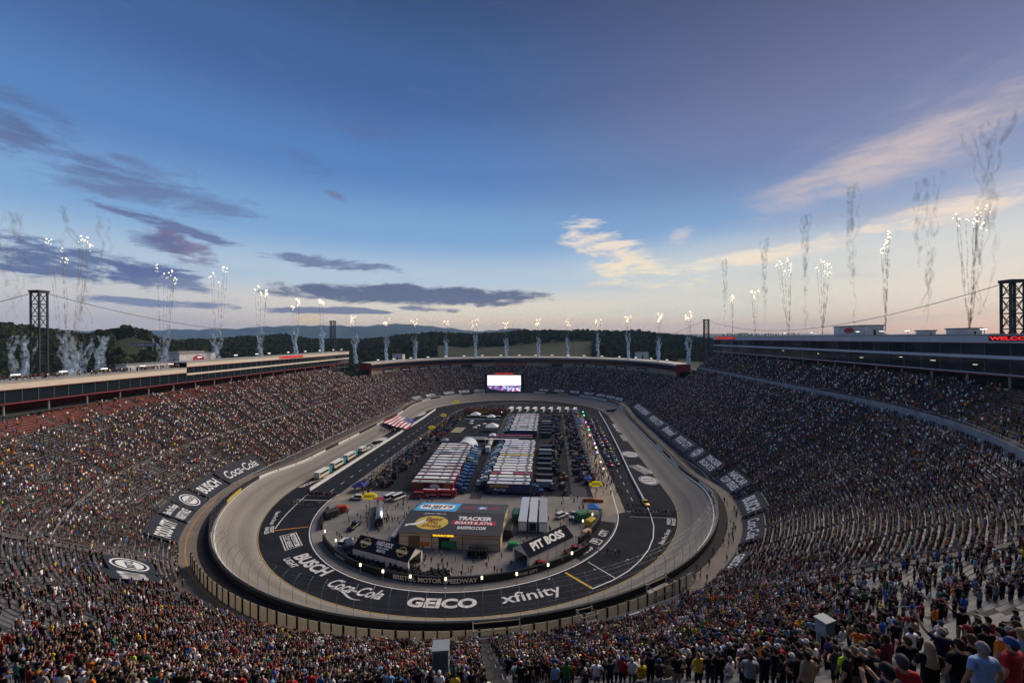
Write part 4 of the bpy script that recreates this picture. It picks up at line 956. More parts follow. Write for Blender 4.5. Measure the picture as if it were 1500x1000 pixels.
# ---- tents
CANV = M('white_canvas', (.80, .77, .70), .7, var=.06); NAVY = M('navy_canvas', (.007, .011, .022), .9, var=.15, spec=.1)
def long_tent(label, a, b, wd, hz, ridge, draw, name='marquee_tent'):
    a, b = Vector(a), Vector(b); L = (b - a).length; ang = math.atan2(b.y - a.y, b.x - a.x); c = (a + b) / 2
    t = thing(name, label, 'tent', loc=(c.x, c.y, 0), rz=ang)
    for sy in (-1, 1):
        mb = MB(); mb.poly([(-L / 2 - .15, sy * (wd / 2 + .25), hz - .1), (L / 2 + .15, sy * (wd / 2 + .25), hz - .1), (L / 2 + .15, 0, ridge), (-L / 2 - .15, 0, ridge)]); mb.build('roof_slope', NAVY, t)
    solid('wall', t, CANV, ((0, -wd / 2, hz / 2), (L, .08, hz))); solid('wall', t, CANV, ((0, wd / 2, hz / 2), (L, .08, hz)))
    for sx_ in (-1, 1):
        mb = MB(); x = sx_ * L / 2; mb.poly([(x, -wd / 2, hz), (x, wd / 2, hz), (x, 0, ridge - .05)]); mb.poly([(x, -wd / 2, 0), (x, -wd / 2 + .9, 0), (x, -wd / 2 + .5, hz), (x, -wd / 2, hz)]); mb.poly([(x, wd / 2, 0), (x, wd / 2 - .9, 0), (x, wd / 2 - .5, hz), (x, wd / 2, hz)]); mb.build('gable', CANV, t)
    n = int(L / 3.2)
    for k in range(n + 1): MB().tube([(-L / 2 + L * k / n, -wd / 2 - .06, 0), (-L / 2 + L * k / n, -wd / 2 - .06, hz)], .05, 5).build('pole', STEEL, t)
    sl = math.hypot(wd / 2, ridge - hz); up = Vector((0, wd / 2, ridge - hz)).normalized()
    fm = lambda x, y: tuple(Vector((x, -wd / 4, (hz + ridge) / 2 + .14)) + up * y)
    mb = MB(); draw(mb, fm, L, sl); mb.build('roof_lettering', [WHITE, M('gold_print', (.42, .32, .08), .7)], t); return t
def hr_draw(mb, fm, L, sl):
    text_on(mb, 'HARD ROCK', L * .30, sl * .34, lambda x, y: fm(x, y + sl * .2), bold=.04); text_on(mb, 'HOTEL & CASINO', L * .22, sl * .13, lambda x, y: fm(x, y - sl * .08), bold=.03); text_on(mb, 'BRISTOL', L * .16, sl * .2, lambda x, y: fm(x, y - sl * .3), bold=.03)
    for sx_ in (-1, 1):
        f2 = lambda x, y: fm(x + sx_ * L * .33, y); disc2d(mb, sl * .36, sl * .36, f2, 1, r_in=.8); rect2d(mb, -sl * .5, -sl * .12, sl * .5, sl * .12, lambda x, y: lift(f2, .01)(x, y), 1); text_on(mb, 'Hard Rock', sl * .9, sl * .16, lift(f2, .03), 0, bold=.03)
long_tent('navy roofed marquee with HARD ROCK on its roof before the garage', (-24.2, -128.8, 0), (-6.6, -134.6, 0), 6.2, 2.9, 5.0, hr_draw)
long_tent('navy roofed marquee with PIT BOSS in white on its roof', (21.0, -131.6, 0), (33.0, -119.4, 0), 6.4, 3.4, 5.6, lambda mb, fm, L, sl: text_on(mb, 'PIT BOSS', L * .72, sl * .6, fm, bold=.045))
def popup(u, v, col, label, size=3.0, h=2.5, cat='canopy', n4=True, rz=0.0, grp=None):
    p = G(u, v); t = thing('canopy_tent', label, cat, loc=(p.x, p.y, 0), rz=rz, group=grp); m = M('canopy_%s' % '_'.join('%02x' % int(c * 255) for c in col), col, .7, var=.06)
    mb = MB(); s = size / 2
    for i in range(4):
        a = [(-s, -s), (s, -s), (s, s), (-s, s)][i]; b = [(-s, -s), (s, -s), (s, s), (-s, s)][(i + 1) % 4]; mb.poly([(*a, h), (*b, h), (0, 0, h + size * .28)]); mb.poly([(*a, h - .3), (*b, h - .3), (*b, h), (*a, h)])
    mb.build('roof', m, t)
    for a in ((-s, -s), (s, -s), (s, s), (-s, s)): MB().tube([(*a, 0), (*a, h)], .05, 5).build('leg', STEEL, t)
    return t
WC = (.74, .75, .78)
popup(696.5, 612, WC, 'large white frame tent at the far left of the middle infield', 7.5, 2.8); popup(719.5, 615, WC, 'white peaked tent beside the long far table', 6, 2.6)
popup(721, 631, WC, 'white gabled tent with walls standing on the middle infield', 8.0, 3.2); popup(721.5, 643, WC, 'small white peaked tent at the end of a parked trailer', 4, 2.6)
for k, (u, v) in enumerate(((691, 621), (690, 624.5), (709.5, 625.3), (700.5, 628), (695.5, 631))): popup(u, v, (.6, .6, .64), 'small pale umbrella on the middle infield, %s from the back' % ordn[k], 2.4, 2.3, 'umbrella', grp='pale umbrellas on the middle infield')
popup(528, 718, (.03, .03, .22), 'royal blue canopy at the near end of the left pit stalls', 5.0, 2.4); popup(861, 708, (.02, .08, .35), 'bright blue canopy among the right pit crews', 3.2, 2.4); popup(870, 752, (.03, .17, .55), 'flat blue canopy by the right pit exit', 3.8, 2.4)
popup(652, 648, (.25, .28, .32), 'grey rounded shelter by the left pit stalls', 4, 1.6)
for k, (u, v) in enumerate(((848, 620), (849.5, 624), (847, 630), (844, 606))): popup(u, v, (.04, .14, .36), 'blue canopy beside the right pit lane, %s from the back' % ('second', 'third', 'last', 'first')[k], 4.5, 2.6, grp='blue canopies beside the right pit lane')
# yellow fuel signs: oval board on a mast
def fuel_sign(u, v, label, s=1.0, lit=True):
    p = G(u, v); t = thing('oval_sign', label, 'sign', loc=(p.x, p.y, 0), rz=TH, group='yellow oval fuel signs'); t.scale = (s, s, s)
    MB().tube([(0, .3, 0), (0, .3, 5.2)], .12, 6).build('mast', STEEL, t)
    mb = MB(); n = 20; A = [(2.7 * math.cos(2 * math.pi * k / n), 1.15 * math.sin(2 * math.pi * k / n)) for k in range(n)]
    for k in range(n): a, b = A[k], A[(k + 1) % n]; mb.poly([(a[0], -.2, 5.6 + a[1]), (b[0], -.2, 5.6 + b[1]), (b[0], .2, 5.6 + b[1]), (a[0], .2, 5.6 + a[1])])
    mb.poly([(x, -.2, 5.6 + z) for x, z in A]); mb.poly([(x, .2, 5.6 + z) for x, z in reversed(A)]); mb.build('board', M('sunny_yellow', (.75, .55, .01), .5, var=0, emit=(1, .75, .02), estr=.25), t)
    mb = MB(); text_on(mb, 'SUNOCO', 3.6, .9, pmap((0, -.24, 5.6), (1, 0, 0), (0, 0, 1)), bold=.05); mb.poly([(-2.9, -.23, 6.3), (-1.5, -.23, 6.9), (-1.8, -.23, 6.2)], 1); mb.poly([(2.9, -.23, 5.0), (1.5, -.23, 4.4), (1.8, -.23, 5.1)], 1); mb.build('lettering', [M('navy_letters', (.02, .03, .15), .6), M('arrow_red', (.5, .02, .02), .6)], t)
fuel_sign(541, 750, 'yellow oval fuel sign at the near end of the left pit stalls', 1.0); fuel_sign(873, 728, 'yellow oval fuel sign at the near end of the right pit stalls', .9)
for k, (u, v, s) in enumerate(((632.5, 636, .8), (650, 617, .8), (668, 598, 1.0))): fuel_sign(u, v, 'yellow sign over the left pit crews, %s from the camera' % ordn[k], s)

# ---- vehicles
TYRE = RUBBER; RIM = M('alloy_rim', (.35, .35, .36), .35, .7, var=0)
wheel_cache = {}
def wheel(parent, x, y, r, w, key=None):
    k = (round(r, 2), round(w, 2))
    if k not in wheel_cache:
        wheel_cache[k] = (MB().cyl((0, 0, 0), r, w, 14, axis='y').mesh('wheel', TYRE), MB().cyl((0, 0, 0), r * .58, w + .04, 10, axis='y').mesh('rim', RIM))
    o = link('wheel', wheel_cache[k][0], parent, loc=(x, y, r)); link('rim', wheel_cache[k][1], o); return o
HEADL = M('headlight_glass', (.7, .72, .75), .2, var=0); TAILL = M('tail_light', (.35, .01, .01), .3, var=0)
def loft(mb, secs, m=0):      # secs: list of (x, [(y,z)...]) closed sections joined
    n = len(secs[0][1]); i0 = len(mb.v)
    for x, pr in secs:
        for y, z in pr: mb.v.append((x, y, z))
    for a in range(len(secs) - 1):
        for k in range(n): mb.f.append((i0 + a * n + k, i0 + a * n + (k + 1) % n, i0 + (a + 1) * n + (k + 1) % n, i0 + (a + 1) * n + k)); mb.m.append(m)
    mb.f.append(tuple(i0 + k for k in reversed(range(n)))); mb.m.append(m); mb.f.append(tuple(i0 + (len(secs) - 1) * n + k for k in range(n))); mb.m.append(m)
def sect(w, z0, z1, b=.12): return [(-w, z0 + b), (-w + b * .4, z0), (w - b * .4, z0), (w, z0 + b), (w, z1 - b), (w - b, z1), (-w + b, z1), (-w, z1 - b)]
VEH = {}
def vehicle(kind, loc, rz, col, label, cat, group=None, name=None):
    """front faces +x"""
    spec = {'stock_car': (4.9, 1.98, .62, 1.28), 'pickup': (5.8, 2.0, 1.05, 1.9), 'suv': (4.9, 1.95, 1.0, 1.8), 'van': (5.6, 2.0, 1.1, 2.3)}[kind]
    Lg, Wd, hb, ht = spec; t = thing(name or kind, label, cat, loc=loc, rz=rz, group=group)
    if kind not in VEH:
        d = {}; w = Wd / 2; g = .22 if kind == 'stock_car' else .38
        mb = MB()
        if kind == 'stock_car': loft(mb, [(-Lg / 2, sect(w * .92, g + .1, hb + .18)), (-Lg * .4, sect(w, g, hb + .2)), (-Lg * .18, sect(w, g, hb + .14)), (Lg * .12, sect(w, g, hb + .06)), (Lg * .38, sect(w, g - .04, hb - .02)), (Lg / 2, sect(w * .86, g - .06, hb - .2))])
        else: loft(mb, [(-Lg / 2, sect(w * .95, g + .05, hb)), (-Lg * .46, sect(w, g, hb)), (Lg * .2, sect(w, g, hb)), (Lg * .44, sect(w * .98, g, hb - .04)), (Lg / 2, sect(w * .9, g + .06, hb - .16))])
        d['body'] = mb.mesh('body', CARP, True)
        cab = {'stock_car': (-.30, .12, -.12, .02), 'pickup': (-.08, .24, -.06, .13), 'suv': (-.48, .24, -.44, .1), 'van': (-.49, .40, -.48, .26)}[kind]
        mb = MB(); loft(mb, [(Lg * cab[0], sect(w * .9, hb, hb + .12, .05)), (Lg * cab[2], sect(w * .78, hb, ht, .1)), (Lg * cab[3], sect(w * .78, hb, ht, .1)), (Lg * cab[1], sect(w * .9, hb, hb + .1, .05))]); d['cabin_glass'] = mb.mesh('cabin_glass', GLASS)
        mb = MB(); x0, x1 = Lg * cab[2], Lg * cab[3]; mb.box(((x0 + x1) / 2, 0, ht + .012), (abs(x1 - x0), w * 1.42, .05)); d['roof'] = mb.mesh('roof', CARP)
        if kind == 'stock_car':
            mb = MB(); mb.box((-Lg * .47, 0, hb + .36), (.3, Wd * .86, .06)); mb.box((-Lg * .47, -w * .8, hb + .26), (.3, .04, .26)); mb.box((-Lg * .47, w * .8, hb + .26), (.3, .04, .26)); d['spoiler'] = mb.mesh('spoiler', BLACK)
        if kind == 'pickup':
            mb = MB(); mb.box((-Lg * .29, 0, hb - .02), (Lg * .36, Wd * .82, .08)); d['cargo_bed'] = mb.mesh('cargo_bed', BLACK)
        d['bumper'] = MB().box((Lg / 2 - .02, 0, g + .16), (.14, Wd * .8, .22)).mesh('bumper', BLACK)
        d['headlight'] = MB().box((0, 0, 0), (.08, .34, .16)).mesh('headlight', HEADL); d['tail_light'] = MB().box((0, 0, 0), (.08, .2, .2)).mesh('tail_light', TAILL)
        VEH[kind] = d
    d = VEH[kind]; w = Wd / 2
    for k, me in d.items():
        if k in ('headlight', 'tail_light'): continue
        o = link(k, me, t); o.color = (*col, 1)
    r = .34 if kind == 'stock_car' else .39
    for sx_ in (-.31, .31):
        for sy in (-1, 1): wheel(t, Lg * sx_, sy * (w - .1), r, .28)
    for sy in (-1, 1): link('headlight', d['headlight'], t, loc=(Lg / 2 - .05, sy * w * .66, hb - .22)); link('tail_light', d['tail_light'], t, loc=(-Lg / 2 + .0, sy * w * .8, hb - .1))
    return t
def at(kind, u, v, deg, col, label, cat, **kw): p = G(u, v); return vehicle(kind, (p.x, p.y, .02), rad(deg), col, label, cat, **kw)
RD, WT, DK, YL = (.30, .012, .018), (.62, .63, .65), (.02, .022, .03), (.7, .5, .01)
at('suv', 523, 731, 178, WT, 'white sport utility car beside the yellow fuel sign', 'car', name='parked_car'); at('suv', 506, 797, 80, WT, 'white car parked behind the infield wall on the left', 'car', name='parked_car'); at('pickup', 519.5, 772, 86, (.02, .025, .045), 'dark blue pickup on the left infield pavement', 'pickup truck')
at('pickup', 789, 832, 30, RD, 'red pickup in front of the marquee with white lettering', 'pickup truck'); at('pickup', 841, 809, 34, RD, 'red pickup behind the wall to the right of the marquee', 'pickup truck')
at('pickup', 841, 757, 250, (.5, .5, .52), 'white flatbed truck with a grey ramp on the right infield', 'pickup truck'); at('van', 573, 731, 60, WT, 'white utility truck parked at the near end of the left pit lane', 'truck'); at('van', 584, 731, 60, WT, 'white bucket van beside the white utility truck', 'van')
at('van', 611, 729, 180, RD, 'red rescue van parked nearest the left haulers', 'van'); at('stock_car', 946, 738, 272, YL, 'yellow pace car at the end of the right pit wall', 'race car', name='pace_car')
at('suv', 823, 757, 45, WT, 'white tow truck on the right infield pavement', 'truck', name='tow_truck'); at('suv', 791, 738, 200, WT, 'small white truck behind the box trailers', 'truck', name='parked_truck')
# fire trucks
def fire_truck(u, v, label):
    p = G(u, v); t = thing('fire_truck', label, 'fire truck', loc=(p.x, p.y, 0), group='red fire trucks by the haulers'); m = M('fire_red', (.26, .012, .012), .35, var=.05)
    solid('body', t, m, ((-1.2, 0, 1.6), (5.6, 2.3, 2.0))); solid('cab', t, m, ((2.6, 0, 1.7), (1.9, 2.3, 2.2))); solid('window', t, GLASS, ((3.3, 0, 2.2), (.6, 2.36, .8))); solid('roof_gear', t, WHITE, ((-1.4, 0, 2.75), (4.6, .5, .2)), ((2.4, 0, 2.9), (.4, 1.4, .16))); solid('stripe', t, WHITE, ((-1.2, 0, 1.2), (5.62, 2.34, .16)))
    for x in (-2.6, 2.4):
        for y in (-1.02, 1.02): wheel(t, x, y, .48, .34)
fire_truck(634, 727, 'red fire truck with a white roof ladder next to the rescue van'); fire_truck(655, 727, 'red fire truck at the foot of the blue tractors')
# tanker
p = G(551.5, 786); q = G(555, 741); ang = math.atan2(q.y - p.y, q.x - p.x); t = thing('fuel_tanker', 'polished steel fuel tanker with a dark rounded end beside the garage', 'truck', loc=((p.x + q.x) / 2, (p.y + q.y) / 2 + 1.5, 0), rz=ang)
mb = MB(); mb.cyl((0, 0, 2.2), 1.15, 14.5, 20, axis='x'); mb.build('tank', M('polished_steel', (.62, .63, .66), .22, .85, var=.1, scale=.8), t, True); MB().cyl((-7.45, 0, 2.2), 1.17, .5, 20, axis='x').build('end_cap', M('navy_cap', (.01, .014, .03), .5), t)
solid('walkway', t, STEEL, ((0, 0, 3.4), (13, .5, .1))); solid('cab', t, M('tractor_red', (.3, .02, .02), .35), ((9.4, 0, 1.7), (2.4, 2.4, 2.8))); solid('chassis', t, BLACK, ((0, 0, .8), (16, 1.2, .3)))
for x in (-6, -4.8, 5.2, 6.4, 9.6):
    for y in (-1.0, 1.0): wheel(t, x, y, .5, .36)
# buses towing on the left apron
TEAL = M('teal_paint', (.05, .30, .33), .4, var=.05); IVORY = M('ivory_paint', (.62, .62, .55), .45, var=.05)
for k, (u, v) in enumerate(((473, 697), (494.5, 683), (513, 671.5), (531, 660))):
    p = G(u, v); t = thing('tour_trailer', 'white and teal driver introduction truck on the left apron, %s from the camera' % ordn[k], 'truck', loc=(p.x, p.y, .02), rz=rad(88), group='white and teal trucks lined up on the left apron')
    if k == 3: t.scale = (.6, .9, .7)
    solid('body', t, IVORY, ((-.8, 0, 1.7), (7.4, 2.5, 2.4))); solid('roof', t, WHITE, ((-.8, 0, 2.96), (7.6, 2.6, .14))); solid('cab', t, TEAL, ((4.0, 0, 1.6), (2.2, 2.4, 2.3))); solid('windscreen', t, GLASS, ((5.08, 0, 2.1), (.1, 2.1, .9))); solid('window', t, GLASS, ((-.8, -1.26, 2.1), (6.4, .06, .8))); solid('window', t, GLASS, ((-.8, 1.26, 2.1), (6.4, .06, .8))); solid('skirt', t, YELL, ((-.8, 0, .62), (7.42, 2.52, .25)))
    for x in (-3, 3.9):
        for y in (-1.05, 1.05): wheel(t, x, y, .46, .34)
# haulers
def hauler(x0, x1, y, cols, label, group, tractor=1, tcol=(.03, .08, .3), name='race_hauler', w=2.6, h=4.1, slope=0.0):
    L = abs(x1 - x0); t = thing(name, label, 'hauler', loc=((x0 + x1) / 2, y, 0), rz=slope, group=group)
    o = solid('trailer_box', t, OBJC, ((0, 0, .9 + (h - .9) / 2), (L, w, h - .9))); o.color = (*cols[0], 1)
    o = solid('trailer_roof', t, OBJC, ((0, 0, h + .06), (L - .1, w - .1, .12))); o.color = (*cols[1], 1)
    for vx, vy, vs in ((-L * .3, 0, .9), (L * .12, .3, .7), (L * .38, -.2, 1.2)): solid('roof_vent', t, STEEL, ((vx, vy, h + .25), (vs, vs * .9, .3)))
    if RNG.random() < .55:
        o = solid('roof_stripe', t, OBJC, ((RNG.uniform(-.2, .2) * L, 0, h + .13), (L * RNG.uniform(.25, .5), w - .14, .03))); o.color = (*RNG.choice([(.25, .27, .3), (.75, .76, .78), (.3, .36, .45), (.12, .13, .15), (.55, .58, .62)]), 1)
    o = solid('side_skirt', t, OBJC, ((0, 0, .75), (L * .8, w - .2, .5))); o.color = (*[c * .5 for c in cols[0]], 1)
    for i in (-.36, -.29): [wheel(t, -tractor * -1 * L * i * 1.0, sy * (w / 2 - .2), .5, .3) for sy in (-1, 1)]
    sx_ = tractor; xx = sx_ * (L / 2 + 1.0)
    o = solid('tractor_cab', t, CARP, ((xx + sx_ * 1.2, 0, 2.0), (2.6, 2.3, 2.7)), ((xx + sx_ * 3.3, 0, 1.35), (1.9, 1.9, 1.3))); o.color = (*tcol, 1)
    o2 = solid('fairing', t, CARP, ((xx + sx_ * .7, 0, 3.55), (1.5, 2.1, .5))); o2.color = (*tcol, 1)
    solid('windscreen', t, GLASS, ((xx + sx_ * 2.5, 0, 2.75), (.1, 1.9, .8))); solid('chassis', t, BLACK, ((xx, 0, .75), (7, 1.0, .3)))
    for i in (-.6, .7, 3.4): [wheel(t, xx + sx_ * i, sy * .98, .5, .32) for sy in (-1, 1)]
    return t
def pale(): b = RNG.choice([(.55, .55, .56), (.48, .5, .54), (.6, .58, .55), (.34, .35, .37), (.5, .55, .62)]); return tuple(min(.82, c * RNG.uniform(1.1, 1.4)) for c in b)
def side(): return RNG.choice([(.03, .03, .04), (.05, .08, .2), (.25, .03, .03), (.4, .4, .42), (.12, .12, .14), (.02, .05, .14), (.3, .25, .05)])
def shade(c):
    m = max(c)
    if max(c) - min(c) < .07: return 'white' if m > .6 else 'pale grey' if m > .3 else 'grey' if m > .1 else 'black'
    return 'red' if c[0] == m and c[1] < .6 * m else 'yellow' if c[0] == m else 'blue' if m < .3 else 'pale blue'
yl = np.linspace(-83.2, -27.5, 14)
for k, y in enumerate(yl):
    x0 = -25.2 - (y + 83.2) * .062; x1 = x0 + 16.6
    h_ = hauler(x0, x1, y, (side() if k else (.22, .05, .035), pale() if k else (.36, .35, .33)), 'race hauler with pale roof and blue tractor in the left row, %s from the camera' % ordn[k], 'haulers parked in the left infield row', 1, RNG.choice([(.015, .04, .15), (.02, .07, .2), (.03, .11, .22), (.015, .03, .1), (.25, .28, .32)]))
    if k == 0:
        mb = MB(); disc2d(mb, 2.0, .8, pmap((1, -1.34, 2.7), (1, 0, 0), (0, 0, 1)), 0); rect2d(mb, -3.5, 1.5, 4.6, 3.8, pmap((0, -1.32, 0), (1, 0, 0), (0, 0, 1)), 1); rect2d(mb, 4.9, 1.4, 7.2, 3.9, pmap((0, -1.32, 0), (1, 0, 0), (0, 0, 1)), 2); mb.build('side_print', [WHITE, M('print_dark', (.05, .02, .02), .6), M('print_orange', (.4, .14, .03), .6)], h_)
yr_ = list(np.linspace(-82.6, -18, 18)) + list(np.linspace(8, 60, 13))
for k, y in enumerate(yr_):
    x0 = 4.6 + .3 * math.sin(k * 2.1); x1 = x0 + 16.4
    if k == 0: cols = ((.012, .025, .09), (.5, .5, .52))
    elif k == 3: cols = ((.05, .05, .06), (.32, .03, .06))
    elif k == 10: cols = ((.05, .05, .06), (.55, .48, .14))
    else: cols = (side(), pale())
    h_ = hauler(x0, x1, y, cols, '%s hauler with %s roof, %s in the right infield row' % (shade(cols[0]), shade(cols[1]), ORD[k]), 'haulers parked in the right infield row', 1 if k == 0 else -1, (.012, .03, .12) if k == 0 else RNG.choice([(.015, .015, .02), (.03, .03, .04), (.4, .4, .42), (.02, .04, .1), (.3, .34, .4)]))
    if k == 0:
        h_['label'] = 'navy blue hauler with yellow lettering nearest the garage'; mb = MB(); text_on(mb, 'GOODYEAR', 7.5, 1.0, pmap((-3.4, -1.33, 3.3), (1, 0, 0), (0, 0, 1)), bold=.045); text_on(mb, 'Racing', 5, 1.2, pmap((-3.2, -1.33, 1.9), (1, 0, 0), (0, 0, 1)), m=1, shear=.4); mb.build('side_print', [YELL, WHITE], h_)
    # lean-to box behind each hauler
    if k % 2 == 0 and k:
        b = solid('support_trailer', None, OBJC, ((0, 0, 1.6), (6.5, 2.3, 2.4)), label='small support trailer right of the %s hauler in the right row' % ORD[k], cat='trailer', group='support trailers right of the hauler row', loc=(26.5, y, 0)); b.color = (*RNG.choice([(.03, .03, .035), (.05, .05, .06), (.3, .3, .32), (.02, .03, .06)]), 1)
        for wx in (-1, 1): wheel(b, wx * .5, -1.1, .36, .2); wheel(b, wx * .5, 1.1, .36, .2)
for k, (y, c) in enumerate(((-6, (.30, .012, .02)), (-11, (.05, .05, .06)))): hauler(0.5, 19, y, (c, (.28, .012, .02) if k == 0 else (.05, .05, .05)), ['bright red hauler standing between the two right hauler groups', 'dark hauler standing in front of the bright red one'][k], 'haulers parked in the right infield row', -1, c)
# long thin awning across the right row, box trailers by the marquee, tank trailer, dome tent
solid('awning', None, WHITE, ((2, -14.4, 3.9), (19, 1.2, .15)), ((-7, -14.4, 1.9), (.15, .15, 3.8)), ((11, -14.4, 1.9), (.15, .15, 3.8)), label='long thin white awning between the right hauler groups', cat='awning')
for k, (u, c) in enumerate(((774, (.42, .48, .56)), (787, (.46, .50, .56)), (799, (.32, .34, .36)))):
    p = G(u - 3, 783); t = thing('box_trailer', ['pale blue topped box trailer nearest the garage', 'pale topped box trailer with an open dark rear door', 'grey topped box trailer nearest the pavement'][k], 'trailer', loc=(20.3 + 3.15 * k, -104.6, 0), rz=rad(90), group='box trailers beside the marquee')
    o = solid('box', t, OBJC, ((0, 0, 2.2), (19, 2.5, 2.9))); o.color = (.55, .54, .5, 1); o = solid('roof', t, OBJC, ((0, 0, 3.7), (19.1, 2.6, .12))); o.color = (*c, 1)
    solid('rear_door', t, WHITE if k != 1 else BLACK, ((-9.52, 0, 2.1), (.08, 2.1, 2.4)))
    for x in (-6, -4.9):
        for y in (-1.1, 1.1): wheel(t, x, y, .48, .3)
p, q = G(714, 664), G(721, 648); t = thing('tank_trailer', 'pale rounded tank trailer parked left of the hauler lane', 'trailer', loc=((p.x + q.x) / 2, (p.y + q.y) / 2, 0), rz=math.atan2(q.y - p.y, q.x - p.x)); MB().cyl((0, 0, 2.3), 1.3, 15, 16, axis='x').build('tank', M('beige_tank', (.42, .40, .36), .5, var=.1), t, True); solid('cab', t, WHITE, ((-9.2, 0, 1.8), (2.6, 2.4, 2.8))); solid('chassis', t, BLACK, ((0, 0, .8), (17, 1.2, .3)))
for x in (-9, -5, 5, 6.2):
    for y in (-1, 1): wheel(t, x, y, .5, .34)
p = G(684, 657); t = thing('dome_tent', 'white vaulted tent behind the left hauler row', 'tent', loc=(p.x, p.y, 0), rz=0); mb = MB(); prof = [(5.2 * math.cos(math.pi * k / 12), 5.0 * math.sin(math.pi * k / 12)) for k in range(13)]; n = len(prof)
i0 = len(mb.v)
for y in (-5.5, 5.5):
    for x, z in prof: mb.v.append((x, y, z))
for k in range(n - 1): mb.f.append((i0 + k, i0 + k + 1, i0 + n + k + 1, i0 + n + k)); mb.m.append(0)
mb.build('vault', M('bluish_canvas', (.55, .6, .68), .7, var=.08), t, True); MB().poly([(x, -5.45, z) for x, z in prof]).build('end_wall', M('green_end', (.04, .09, .08), .8), t)
p = G(699, 644); solid('stage_platform', None, M('stage_grey', (.16, .17, .19), .8, var=.15), ((0, 0, 1.2), (15, 9, .25)), ((-7, -4, .55), (.3, .3, 1.1)), ((7, -4, .55), (.3, .3, 1.1)), ((-7, 4, .55), (.3, .3, 1.1)), ((7, 4, .55), (.3, .3, 1.1)), ((0, 4.4, 1.9), (15, .15, 1.2)), label='low grey stage platform on the middle infield', cat='stage', loc=(p.x, p.y, 0))
# far viewing platform full of fans
fp = thing('viewing_platform', 'brown two storey viewing platform crowded with fans at the far end', 'platform', loc=(-21, 78, 0)); solid('deck', fp, M('brown_deck', (.12, .06, .035), .8), ((0, 0, 4.0), (34, 12, .4))); solid('front_wall', fp, M('brown_front', (.16, .07, .03), .8, var=.2), ((0, -5.9, 2.0), (34, .3, 4.0))); solid('rail', fp, RED, ((0, -5.9, 4.9), (34, .12, .9))); solid('lamp', fp, LAMP, ((13, -6.1, 3.2), (.5, .1, .4))); solid('sign', fp, YELL, ((0, -6.1, 3.0), (5, .1, .7)))
for x in (-16, -5, 5, 16): solid('post', fp, BLACK, ((x, 5.8, 2), (.4, .4, 4)))
bar = thing('barrier_table', 'long white topped barrier before the viewing platform', 'barrier', loc=(-21, 64, 0)); solid('top', bar, WHITE, ((0, 0, 1.6), (26, 1.0, .15))); solid('front', bar, BLACK, ((0, 0, .8), (25.6, .5, 1.5))); solid('stripe', bar, WHITE, ((0, -8, .6), (26, .3, .9)))
p = G(742, 594); hw = [thing('motor_coach', 'white motor coach at the far end of the infield, %s from the left' % ordn[k], 'coach', loc=(-3 + 6.5 * k, 92, 0), rz=rad(80), group='motor coaches at the far end of the infield') for k in range(9)]
for t in hw: solid('body', t, WHITE, ((0, 0, 1.9), (10, 2.5, 2.8))); solid('windscreen', t, GLASS, ((-5.02, 0, 2.2), (.08, 2.2, 1.2))); solid('stripe', t, RED, ((0, 0, 1.4), (10.04, 2.54, .3))); [wheel(t, x, y, .48, .3) for x in (-3, 3) for y in (-1.05, 1.05)]
# race cars lined up on the right pit road
CARC = [(.5, .06, .03), (.05, .12, .45), (.6, .6, .62), (.03, .03, .04), (.1, .4, .5), (.45, .75, .05), (.5, .35, .02), (.3, .05, .3), (.02, .2, .1), (.55, .15, .3), (.06, .06, .2), (.35, .35, .4)]
CN = ['red', 'blue', 'white', 'black', 'teal', 'lime green', 'gold', 'purple', 'dark green', 'pink', 'navy', 'silver']
seq = [0, 2, 10, 4, 1, 11, 2, 5, 3, 10, 2, 11, 6, 0, 7, 1, 3, 9, 10, 2, 0, 11, 1, 8, 7, 3, 2, 10, 0, 1, 11, 3]
for k, ci in enumerate(seq):
    row = k % 2; vehicle('stock_car', (57.4 + row * 3.2 + .04 * k, -44 + (k // 2) * 7.0 + row * 1.5, .02), rad(-92), CARC[ci], '%s race car, %s one of %s file on right pit road' % (CN[ci], ORD[k // 2], 'right' if row else 'left'), 'race car', group='race cars lined up on the right pit road', name='race_car')
# pit boxes and tool carts: dark gear along both pit roads
pbx = {}
def pit_box(x, y, rz, col, label, grp):
    t = thing('pit_box', label, 'pit box', loc=(x, y, 0), rz=rz, group=grp)
    if not pbx:
        pbx['c'] = MB().box((0, 0, .75), (2.4, 1.3, 1.5)).box((0, .2, 1.7), (2.2, .9, .4)).mesh('cabinet', OBJC); pbx['r'] = MB().box((0, 0, 3.6), (2.9, 2.0, .12)).mesh('canopy', OBJC)
        mb = MB(); [mb.box((sx_ * 1.1, sy * .55, 2.55), (.08, .08, 2.1)) for sx_ in (-1, 1) for sy in (-1, 1)]; pbx['p'] = mb.mesh('posts', BLACK); pbx['s'] = MB().box((-.5, 0, 2.1), (.5, .5, .45)).box((.5, 0, 2.1), (.5, .5, .45)).mesh('seat', BLACK)
    o = link('cabinet', pbx['c'], t); o.color = (*col, 1); o = link('canopy', pbx['r'], t); o.color = (*[c * .6 for c in col], 1); link('posts', pbx['p'], t); link('seat', pbx['s'], t)
for k in range(34):
    y = -82 + k * 4.6; hue = RNG.choice([(.02, .02, .025), (.03, .03, .035), (.04, .04, .06), (.12, .02, .02), (.02, .04, .1), (.18, .13, .03)])
    pit_box(-44.5 + RNG.uniform(-.7, .7), y, rad(90 + RNG.uniform(-6, 6)), hue, 'dark canopied pit box in the left pit row, %s counted from the camera' % ORD[k], 'pit boxes along the left pit road')
